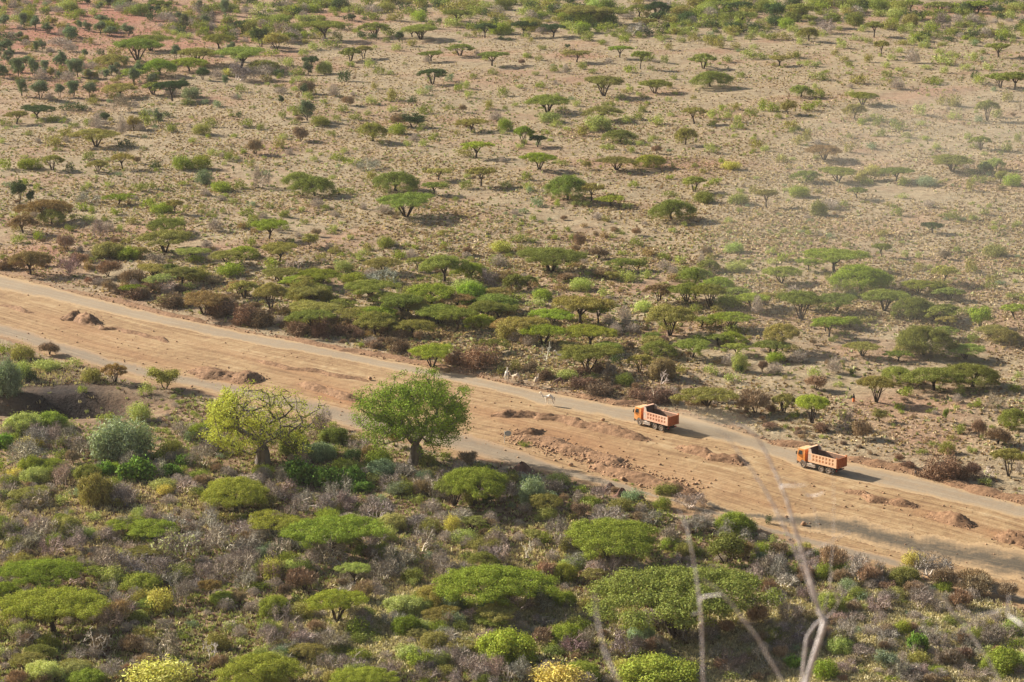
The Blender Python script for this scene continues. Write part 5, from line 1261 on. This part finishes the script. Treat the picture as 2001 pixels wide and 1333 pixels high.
# ------------------------------------------------------------------ small sign
M_SIGNPOST = mat_plain('white_post', (.62, .60, .55), (.78, .76, .70), 3)
M_SIGN = mat_plain('sign_back', (.30, .35, .40), (.42, .46, .50), 2, .5)
x, y = ground(986, 866); x, y = float(x), float(y)
sg = empty('road_sign', (x, y, float(height(x, y))), R(8)); tag(sg, 'small blue-grey sign board on a white post by the side track', 'road sign')
V, Fq = tubes([[0, 0, -.3, 0, 0, 2.1, .055, .05]], 10); link('post', mesh_np('post', V, Fq, M_SIGNPOST), sg)
def plate(name, rx, rz, th, mat, loc, n=8, par=sg, rot=math.pi/8):
    bm = bmesh.new()
    a = [bm.verts.new((rx*math.cos(rot + 2*math.pi*i/n), -th/2, rz*math.sin(rot + 2*math.pi*i/n))) for i in range(n)]
    b = [bm.verts.new((v.co.x, th/2, v.co.z)) for v in a]
    bm.faces.new(a); bm.faces.new(b[::-1])
    for i in range(n): bm.faces.new((a[i], b[i], b[(i + 1) % n], a[(i + 1) % n]))
    bmesh.ops.recalc_face_normals(bm, faces=bm.faces)
    me = bpy.data.meshes.new(name); bm.to_mesh(me); bm.free(); me.materials.append(mat)
    o = link(name, me, par); o.location = loc; return o
plate('board', .56, .46, .03, M_SIGN, (.56, -.07, 1.65))
plate('rim', .60, .50, .02, M_SIGNPOST, (.56, -.045, 1.65))

# ------------------------------------------------------------------ dump trucks
M_ORANGE = mat_plain('orange_cab_paint', (.72, .25, .04), (.82, .33, .06), 1.5, .45, spec=.5, dust=(.62, .42, .24))
M_ROOFC = mat_plain('cream_roof_paint', (.70, .42, .19), (.78, .54, .30), 1.5, .5, spec=.4)
M_REAR = mat_plain('orange_red_paint', (.38, .11, .035), (.50, .17, .055), 1.5, .5, spec=.4)
M_BODY = mat_plain('faded_salmon_paint', (.76, .44, .25), (.86, .57, .36), 1.2, .6, dust=(.80, .60, .42))
M_BODYP = mat_plain('pinkish_faded_paint', (.70, .36, .23), (.82, .52, .38), 1.0, .7, dust=(.78, .60, .46))
M_BEDIN = mat_plain('worn_steel_bed', (.06, .04, .035), (.16, .10, .075), 1.5, .7)
M_LINER = mat_plain('worn_liner', (.20, .12, .085), (.36, .23, .16), 1.5, .7)
M_TYRE = mat_plain('dusty_tyre', (.12, .10, .085), (.25, .21, .17), 4, .95)
M_RIM = mat_plain('dusty_rim', (.35, .28, .22), (.5, .42, .34), 4, .7)
M_CHAS = mat_plain('chassis_black', (.02, .018, .016), (.06, .05, .042), 3, .8)
M_GREY = mat_plain('grey_metal', (.28, .26, .23), (.45, .41, .36), 3, .6)
M_GLASS = mat_plain('dark_glass', (.02, .03, .035), (.04, .05, .055), 1, .08, spec=.8)
M_WHITEP = mat_plain('white_panel', (.52, .42, .35), (.66, .56, .48), 2, .6)
M_LAMP = mat_plain('red_lamp', (.5, .02, .01), (.6, .03, .02), 2, .3, spec=.6)
def bm_obj(name, build, mat, parent, bevel=0.0):
    bm = bmesh.new(); build(bm)
    if bevel: bmesh.ops.bevel(bm, geom=[e for e in bm.edges if e.is_manifold and e.calc_face_angle(0) > .6], offset=bevel, segments=2, affect='EDGES')
    bmesh.ops.recalc_face_normals(bm, faces=bm.faces)
    me = bpy.data.meshes.new(name); bm.to_mesh(me); bm.free(); me.materials.append(mat)
    return link(name, me, parent)
def bx(bm, x0, x1, y0, y1, z0, z1):
    m = Matrix.Translation(((x0 + x1)/2, (y0 + y1)/2, (z0 + z1)/2)) @ Matrix.Diagonal((x1 - x0, y1 - y0, z1 - z0, 1))
    bmesh.ops.create_cube(bm, size=1, matrix=m)
def poly(bm, pts, y0, y1):
    """side profile (x,z) extruded in y"""
    a = [bm.verts.new((p[0], y0, p[1])) for p in pts]; b = [bm.verts.new((p[0], y1, p[1])) for p in pts]
    bm.faces.new(a); bm.faces.new(b[::-1])
    for i in range(len(pts)): bm.faces.new((a[i], b[i], b[(i + 1) % len(pts)], a[(i + 1) % len(pts)]))
def wheel(parent, x, y, w=.30, rad=.53, nm='wheel', dual=False):
    s = 1 if y > 0 else -1
    root = None
    prof = [(0.30, -w/2), (rad*.93, -w/2), (rad, -w/2 + .05), (rad, w/2 - .05), (rad*.93, w/2), (.30, w/2), (.27, w/2 - .06), (.27, -w/2 + .06), (.30, -w/2)]
    def ring(prof, n=28):
        th = np.linspace(0, 2*math.pi, n, endpoint=False)
        V = np.array([[r_*math.cos(t), y_, r_*math.sin(t)] for r_, y_ in prof for t in th])
        i = np.arange(len(prof)*n).reshape(len(prof), n); j = np.roll(i, -1, 1)
        return V, np.stack([i[:-1], i[1:], j[1:], j[:-1]], -1).reshape(-1, 4)
    V, Fc = ring(prof)
    wh = link('wheel', mesh_np('wheel_tyre', V, Fc, M_TYRE, None, False), parent)
    wh.location = (x, y, rad)
    hub = [(.295, w/2*.75*s), (.26, w/2*.4*s), (.20, w/2*.3*s), (.13, w/2*.35*s), (.12, w/2*.85*s), (.0001, w/2*.9*s)]
    V, Fc = ring(hub); V2, F2 = ring([(.295, 0), (.0001, 0)])
    link('rim', mesh_np('rim', np.concatenate([V, V2]), np.concatenate([Fc, F2 + len(V)]), M_RIM), wh)
    return wh
def make_truck(loc, ang, label, warm):
    body = M_BODY if warm else M_BODYP
    t = empty('dump_truck', loc, ang); tag(t, label, 'truck', 'orange dump trucks on the gravel road')
    # chassis
    def ch(bm):
        for s in (-1, 1): bx(bm, -3.3, 3.9, .38*s - .06, .38*s + .06, .72, 1.0)
        for xx in (-3.2, -1.4, .4, 2.0, 3.4): bx(bm, xx - .05, xx + .05, -.32, .32, .74, .98)
        for xx in (2.9, -.7, -2.1): bx(bm, xx - .09, xx + .09, -.95, .95, .42, .62)
        bx(bm, -3.45, -3.3, -1.15, 1.15, .62, .78)
    bm_obj('chassis', ch, M_CHAS, t)
    # cab
    def cab(bm):
        poly(bm, [(2.6, .95), (2.6, 2.95), (2.75, 3.0), (3.75, 2.98), (3.98, 2.82), (4.12, 2.0), (4.14, 1.0), (3.5, .82), (3.4, 1.12), (3.1, 1.32), (2.75, 1.28)], -1.2, 1.2)
    c = bm_obj('cab', cab, M_ORANGE, t, .05)
    def roof(bm): bx(bm, 2.62, 3.82, -1.14, 1.14, 2.99, 3.07); bx(bm, 3.72, 4.12, -1.1, 1.1, 2.93, 2.99)
    bm_obj('roof_panel', roof, M_ROOFC, c, .02)
    bm_obj('rear_panel', lambda bm: bx(bm, 2.565, 2.597, -1.12, 1.12, 1.05, 2.9), M_REAR, c)
    bm_obj('rear_window', lambda bm: bx(bm, 2.55, 2.563, -.5, .5, 2.1, 2.6), M_GLASS, c)
    def ws(bm):
        a = [bm.verts.new(p) for p in ((4.015, -1.08, 2.78), (4.015, 1.08, 2.78), (4.145, 1.08, 2.02), (4.145, -1.08, 2.02))]; bm.faces.new(a)
        r_ = bmesh.ops.extrude_face_region(bm, geom=bm.faces[:]); bmesh.ops.translate(bm, vec=(-.05, 0, 0), verts=[v for v in r_['geom'] if isinstance(v, bmesh.types.BMVert)])
    bm_obj('windscreen', ws, M_GLASS, c)
    for s in (-1, 1):
        d = bm_obj('door', lambda bm: bx(bm, 2.95, 3.9, 1.195*s - .012, 1.195*s + .022, 1.38, 2.86), M_ORANGE, c, .01)
        bm_obj('window', lambda bm: poly(bm, [(3.05, 2.12), (3.05, 2.78), (3.68, 2.78), (3.86, 2.12)], 1.22*s - .008, 1.22*s + .008), M_GLASS, d)
        bm_obj('handle', lambda bm: bx(bm, 3.02, 3.16, 1.225*s - .015, 1.225*s + .015, 1.98, 2.02), M_CHAS, d)
        def mir(bm): bx(bm, 4.1, 4.16, 1.38*s - .11, 1.38*s + .11, 2.05, 2.55); bx(bm, 4.02, 4.12, min(1.2*s, 1.4*s), max(1.2*s, 1.4*s), 2.5, 2.53)
        bm_obj('mirror', mir, M_CHAS, c)
        # mudguard arch
        def arch(bm):
            n = 8
            for k in range(n):
                a0 = math.pi*k/n; a1 = math.pi*(k + 1)/n
                p = [(2.9 + .66*math.cos(a), .55 + .66*math.sin(a)) for a in (a0, a1)]; q = [(2.9 + .60*math.cos(a), .55 + .60*math.sin(a)) for a in (a1, a0)]
                poly(bm, p + q, 1.24*s - .22*(s > 0), 1.24*s + .22*(s < 0))
        bm_obj('mudguard', arch, M_GREY, t)
        bm_obj('step', lambda bm: bx(bm, 3.5, 3.85, 1.22*s - .12, 1.22*s + .02, .55, .6), M_GREY, t)
        bm_obj('headlight', lambda bm: bx(bm, 4.24, 4.27, .85*s - .2, .85*s + .2, .72, .9), M_WHITEP, t)
        bm_obj('tail_light', lambda bm: bx(bm, -3.48, -3.455, .85*s - .14, .85*s + .14, .65, .76), M_LAMP, t)
    bm_obj('bumper', lambda bm: bx(bm, 4.06, 4.24, -1.22, 1.22, .5, 1.0), M_GREY, t, .04)
    bm_obj('grille', lambda bm: [bx(bm, 4.125, 4.165, -.75, .75, 1.12 + .12*k, 1.18 + .12*k) for k in range(5)], M_CHAS, t)
    bm_obj('fuel_tank', lambda bm: bmesh.ops.create_cone(bm, cap_ends=True, segments=20, radius1=.30, radius2=.30, depth=1.2, matrix=Matrix.Translation((1.25, .9, .72)) @ Matrix.Rotation(math.pi/2, 4, 'Y')), M_GREY, t)
    def rails(bm):
        for s in (1, -1):
            bx(bm, .5, 2.15, 1.16*s - .03, 1.16*s + .03, .46, .54); bx(bm, .5, 2.15, 1.16*s - .03, 1.16*s + .03, .86, .93)
            for xx in (.55, 1.3, 2.08): bx(bm, xx - .03, xx + .03, 1.16*s - .022, 1.16*s + .022, .54, .86)
    bm_obj('side_guard', rails, M_WHITEP, t)
    bm_obj('air_tank', lambda bm: bmesh.ops.create_cone(bm, cap_ends=True, segments=18, radius1=.26, radius2=.26, depth=.9, matrix=Matrix.Translation((1.2, -.9, .72)) @ Matrix.Rotation(math.pi/2, 4, 'Y')), M_GREY, t)
    for s in (-1, 1):
        wheel(t, 2.9, 1.06*s)
        for xx in (-.7, -2.1): wheel(t, xx, 1.02*s, .34); wheel(t, xx, .66*s, .30)
    # tipper body
    z0, z1, x0, x1, W = 1.30, 2.72, -3.75, 1.80, 1.25
    def floor(bm): bx(bm, x0, x1, -W + .06, W - .06, z0, z0 + .10)
    b = bm_obj('tipper_body', floor, M_BEDIN, t)
    bm_obj('hoist_frame', lambda bm: [bx(bm, -3.6, 1.7, .45*s - .07, .45*s + .07, 1.04, z0 - .005) for s in (-1, 1)], M_CHAS, t)
    for s in (-1, 1):
        def wall(bm): bx(bm, x0, x1, W*s - .03, W*s + .03, z0 - .04, z1)
        w_ = bm_obj('side_wall', wall, body, b)
        bm_obj('liner', lambda bm: bx(bm, x0 + .02, x1 - .02, *((W*s - .045, W*s - .032) if s > 0 else (W*s + .032, W*s + .045)), z0 + .10, z1 - .03), M_LINER, w_)
        def ribs(bm):
            y0, y1 = (W*s + .032, W*s + .12) if s > 0 else (W*s - .12, W*s - .032)
            n = 7; xa, xb = x0 + .35, x1 - .75
            for k in range(n + 1):
                xx = xa + (xb - xa)*k/n; bx(bm, xx - .13, xx + .13, y0, y1, z0 + .30, z1 - .16)
            bx(bm, x0, x1, y0, y1 - .003*s, z0 - .04, z0 + .28)
            bx(bm, x0, x1, y0, y1 + .002*s, z1 - .15, z1 + .02)
            bx(bm, xa, xb, y0, y1 - .005*s, (z0 + z1)/2 - .02, (z0 + z1)/2 + .16)
            bx(bm, x0 + .0, x0 + .24, y0, y1 + .001*s, z0 + .285, z1 - .155)
        bm_obj('ribs', ribs, body, w_)
        bm_obj('front_panel', lambda bm: bx(bm, x1 - .60, x1 + .0, *((W*s + .034, W*s + .11) if s > 0 else (W*s - .11, W*s - .034)), z0 + .285, z1 - .155), M_WHITEP, w_)
        # raised gusset rising to the headboard
        bm_obj('gusset', lambda bm: poly(bm, [(x1, z1 + .025), (x1 - .62, z1 + .025), (x1 - .45, 3.42), (x1, 3.42)], W*s - .035, W*s + .035), M_WHITEP, b)
    bm_obj('headboard', lambda bm: bx(bm, x1 + .002, x1 + .07, -W + .03, W - .03, z0 - .04, 3.42), body, b)
    bm_obj('canopy', lambda bm: bx(bm, x1 - .03, x1 + .42, -W, W, 3.425, 3.48), body, b, .01)
    bm_obj('headboard_liner', lambda bm: bx(bm, x1 - .03, x1 - .002, -W + .05, W - .05, z0 + .1, 3.40), M_BEDIN, b)
    def gate(bm):
        bx(bm, x0 - .06, x0 - .005, -W + .02, W - .02, z0 - .02, z1 - .02)
    g = bm_obj('tailgate', gate, M_REAR, b)
    def gribs(bm):
        for k in range(8):
            yy = -W + .10 + (2*W - .2)*k/7; bx(bm, x0 - .16, x0 - .062, yy - .06, yy + .06, z0, z1 - .04)
        bx(bm, x0 - .165, x0 - .063, -W + .03, W - .03, z0 - .12, z0 - .003); bx(bm, x0 - .165, x0 - .063, -W + .03, W - .03, z1 - .037, z1 + .05)
        for s in (-1, 1): bx(bm, x0 - .13, x0 + .2, W*s - .05, W*s + .05, z1 + .055, z1 + .22)
    bm_obj('tailgate_ribs', gribs, M_REAR, g)
    bm_obj('mudflap', lambda bm: [bx(bm, -2.92, -2.89, .84*s - .34, .84*s + .34, .35, 1.0) for s in (-1, 1)], M_CHAS, t)
    # load of soil banked against the headboard
    r = np.random.default_rng(3 if warm else 4)
    nx, ny = 26, 14
    X = np.linspace(x0 + .08, x1 - .05, nx)[:, None] + np.zeros((1, ny)); Y = np.linspace(-W + .09, W - .09, ny)[None, :] + np.zeros((nx, 1))
    Z = z0 + .14 + .22*np.exp(-((X + .6)/1.6)**2) + r.normal(0, .025, X.shape)
    i = np.arange(nx*ny).reshape(nx, ny)
    Fc = np.stack([i[:-1, :-1], i[1:, :-1], i[1:, 1:], i[:-1, 1:]], -1).reshape(-1, 4)
    link('soil_residue', mesh_np('soil_residue', np.stack([X, Y, Z], -1).reshape(-1, 3), Fc, M_BEDIN), b)
    return t
def truck_at(fp, rp, label, warm):
    fx, fy = ground(*fp); rx, ry = ground(*rp)
    d = np.array([fx - rx, fy - ry]); d = d/np.linalg.norm(d); l = np.array([-d[1], d[0]])
    o = np.array([rx, ry]) + d*2.1 - l*1.2
    make_truck((float(o[0]), float(o[1]), .085), math.atan2(d[1], d[0]), label, warm)
truck_at((1250.3, 832.3), (1291.5, 843.6), 'leading orange dump truck raising dust just right of the camel', False)
truck_at((1570.5, 915.5), (1618.2, 927.5), 'rear orange dump truck with empty bed, further right along the road', True)

# ------------------------------------------------------------------ leafless twigs close to the camera, rooted on the hillside
def cam_point(px, py, D):
    a = (px - 1000.5)/F; b = (666.5 - py)/F
    return np.array([a*D, D*(cp + b*sp), CH + D*(-sp + b*cp)])
stems = [  # (distance, [(px,py,width px)...])
 (6.6, [(1572, 1345, 23), (1588, 1290, 22), (1604, 1240, 21), (1611, 1215, 20), (1600, 1193, 18), (1592, 1160, 18), (1577, 1110, 16), (1562, 1060, 15), (1550, 1020, 14), (1537, 975, 12), (1518, 930, 11), (1500, 890, 10), (1482, 858, 9), (1458, 835, 8), (1428, 827, 5)]),
 (6.9, [(1566, 1345, 13), (1572, 1280, 12), (1576, 1245, 11), (1592, 1222, 10), (1604, 1212, 9)]),
 (6.2, [(1597, 1190, 11), (1582, 1145, 11), (1562, 1095, 10), (1545, 1055, 10), (1520, 1005, 9), (1500, 965, 8), (1470, 920, 7), (1440, 880, 6), (1418, 850, 4), (1398, 838, 3)]),
 (6.0, [(1374, 1345, 9), (1373, 1270, 9), (1370, 1200, 9), (1364, 1150, 9), (1358, 1105, 8), (1348, 1060, 8), (1342, 1030, 7), (1325, 992, 5)]),
 (5.6, [(1537, 1345, 9), (1505, 1290, 8), (1480, 1245, 8), (1452, 1210, 8), (1430, 1180, 7), (1402, 1152, 7), (1372, 1132, 6)]),
 (5.8, [(1960, 1345, 7), (1935, 1295, 8), (1908, 1255, 8), (1882, 1218, 8), (1862, 1200, 8), (1846, 1172, 7), (1822, 1152, 6), (1780, 1134, 4)]),
 (5.5, [(1862, 1200, 7), (1905, 1206, 7), (1945, 1196, 7), (1975, 1190, 7), (1992, 1205, 6), (2006, 1240, 6)]),
 (4.6, [(1215, 1345, 11), (1196, 1305, 11), (1181, 1270, 11), (1174, 1240, 10), (1166, 1200, 9), (1163, 1160, 6)]),
 (7.4, [(1606, 1212, 4), (1620, 1150, 3), (1628, 1060, 2.5), (1630, 980, 2), (1626, 910, 1.5)]),
 (7.0, [(1610, 1212, 4), (1628, 1195, 3.5), (1650, 1160, 2.5), (1672, 1140, 1.6)]),
 (6.4, [(1560, 1092, 5), (1600, 1070, 4), (1660, 1040, 2.5)]),
 (6.4, [(1540, 1020, 4), (1520, 990, 3), (1490, 960, 2)]),
 (7.5, [(1518, 930, 3), (1560, 945, 2.5), (1590, 990, 2), (1600, 1040, 1.5)]),
 (6.6, [(1575, 1108, 7), (1598, 1109, 5)]), (6.0, [(1369, 1198, 7), (1352, 1200, 5)]),
]
segs = []
base = cam_point(1560, 1500, 6.4); base[2] = float(height(base[0], base[1])) - .15
for D, pts in stems:
    P = [(cam_point(a, b_, D), w/2/F*D*1.05) for a, b_, w in pts]
    for (p, r0), (q, r1) in zip(P[:-1], P[1:]): segs.append([*p, *q, r0*.43, r1*.43])
    if pts[0][1] >= 1340:
        p0, r0 = P[0]
        prev = p0; pr0 = r0
        for k in range(1, 7):
            t = k/6
            q = p0*(1 - t) + base*t; q = q + np.array([0, 0, 0.0]) + np.array([math.sin(t*3.1)*.10*(1 if D > 6 else -1), 0, 0])
            r1 = r0*(1 + .9*t)
            segs.append([*q, *prev, r1, pr0]); prev = q; pr0 = r1
tw = np.random.default_rng(17)
for sg_ in list(segs):
    if tw.random() < .07 and sg_[6] < .012:
        p = np.array(sg_[0:3])*(.5) + np.array(sg_[3:6])*.5
        d = tw.normal(0, 1, 3); d[2] = abs(d[2]); d /= np.linalg.norm(d)
        for k in range(3):
            q = p + d*(.018 + .03*tw.random()); rr_ = .0028*(1 - .25*k)
            segs.append([*p, *q, rr_, rr_*.7]); p = q; d = d + tw.normal(0, .45, 3); d /= np.linalg.norm(d)
V, Fq = tubes(segs, 10)
tag(link('bare_twig_shrub', mesh_np('bare_twig_shrub', V, Fq, M_PALEBARK, None, True)), 'tall leafless pale-barked shrub close to the viewer, blurred at lower right', 'bare shrub')

# ------------------------------------------------------------------ air
def vol_mat(name, dens, col=(.82, .80, .76)):
    m = bpy.data.materials.new(name); m.use_nodes = True; nt = m.node_tree
    nt.nodes.remove(nt.nodes['Principled BSDF'])
    v = nt.nodes.new('ShaderNodeVolumePrincipled'); v.inputs['Density'].default_value = dens
    v.inputs['Color'].default_value = (*col, 1); v.inputs['Anisotropy'].default_value = 0.15
    nt.links.new(v.outputs[0], nt.nodes['Material Output'].inputs['Volume'])
    return m
def ellipsoid(name, c, rad, rz, dens, label, col):
    bm = bmesh.new(); bmesh.ops.create_icosphere(bm, subdivisions=4, radius=1)
    me = bpy.data.meshes.new(name); bm.to_mesh(me); bm.free(); me.materials.append(vol_mat(name, dens, col))
    o = link(name, me); o.location = c; o.scale = rad; o.rotation_euler = (0, 0, rz)
    return tag(o, label, 'dust', kind='stuff')
bpy.ops.mesh.primitive_cube_add(size=1) if False else None
bm = bmesh.new(); bx(bm, -9000, 9000, -900, 8200, -8, 124)
me = bpy.data.meshes.new('haze'); bm.to_mesh(me); bm.free(); me.materials.append(vol_mat('haze', 0.00004, (.80, .82, .84)))
tag(link('haze', me), kind='stuff')
def gp(px, py): a, b = ground(px, py); return float(a), float(b)
a, b = gp(1352, 838); ellipsoid('dust_cloud', (a, b, .9), (7.5, 2.6, 1.7), R(-42), .07, 'small puff of road dust rolling behind the leading dump truck', (.80, .68, .52))
a, b = gp(1395, 845); ellipsoid('dust_cloud', (a, b, 1.3), (11, 4, 2.8), R(-42), .02, 'thin trail of dust hanging over the road behind the leading truck', (.80, .68, .52))
a, b = gp(1840, 420); ellipsoid('dust_cloud', (a, b, 6), (52, 170, 13), R(-14), .0012, 'broad veil of pale dust drifting over the right of the plain', (.80, .78, .70))
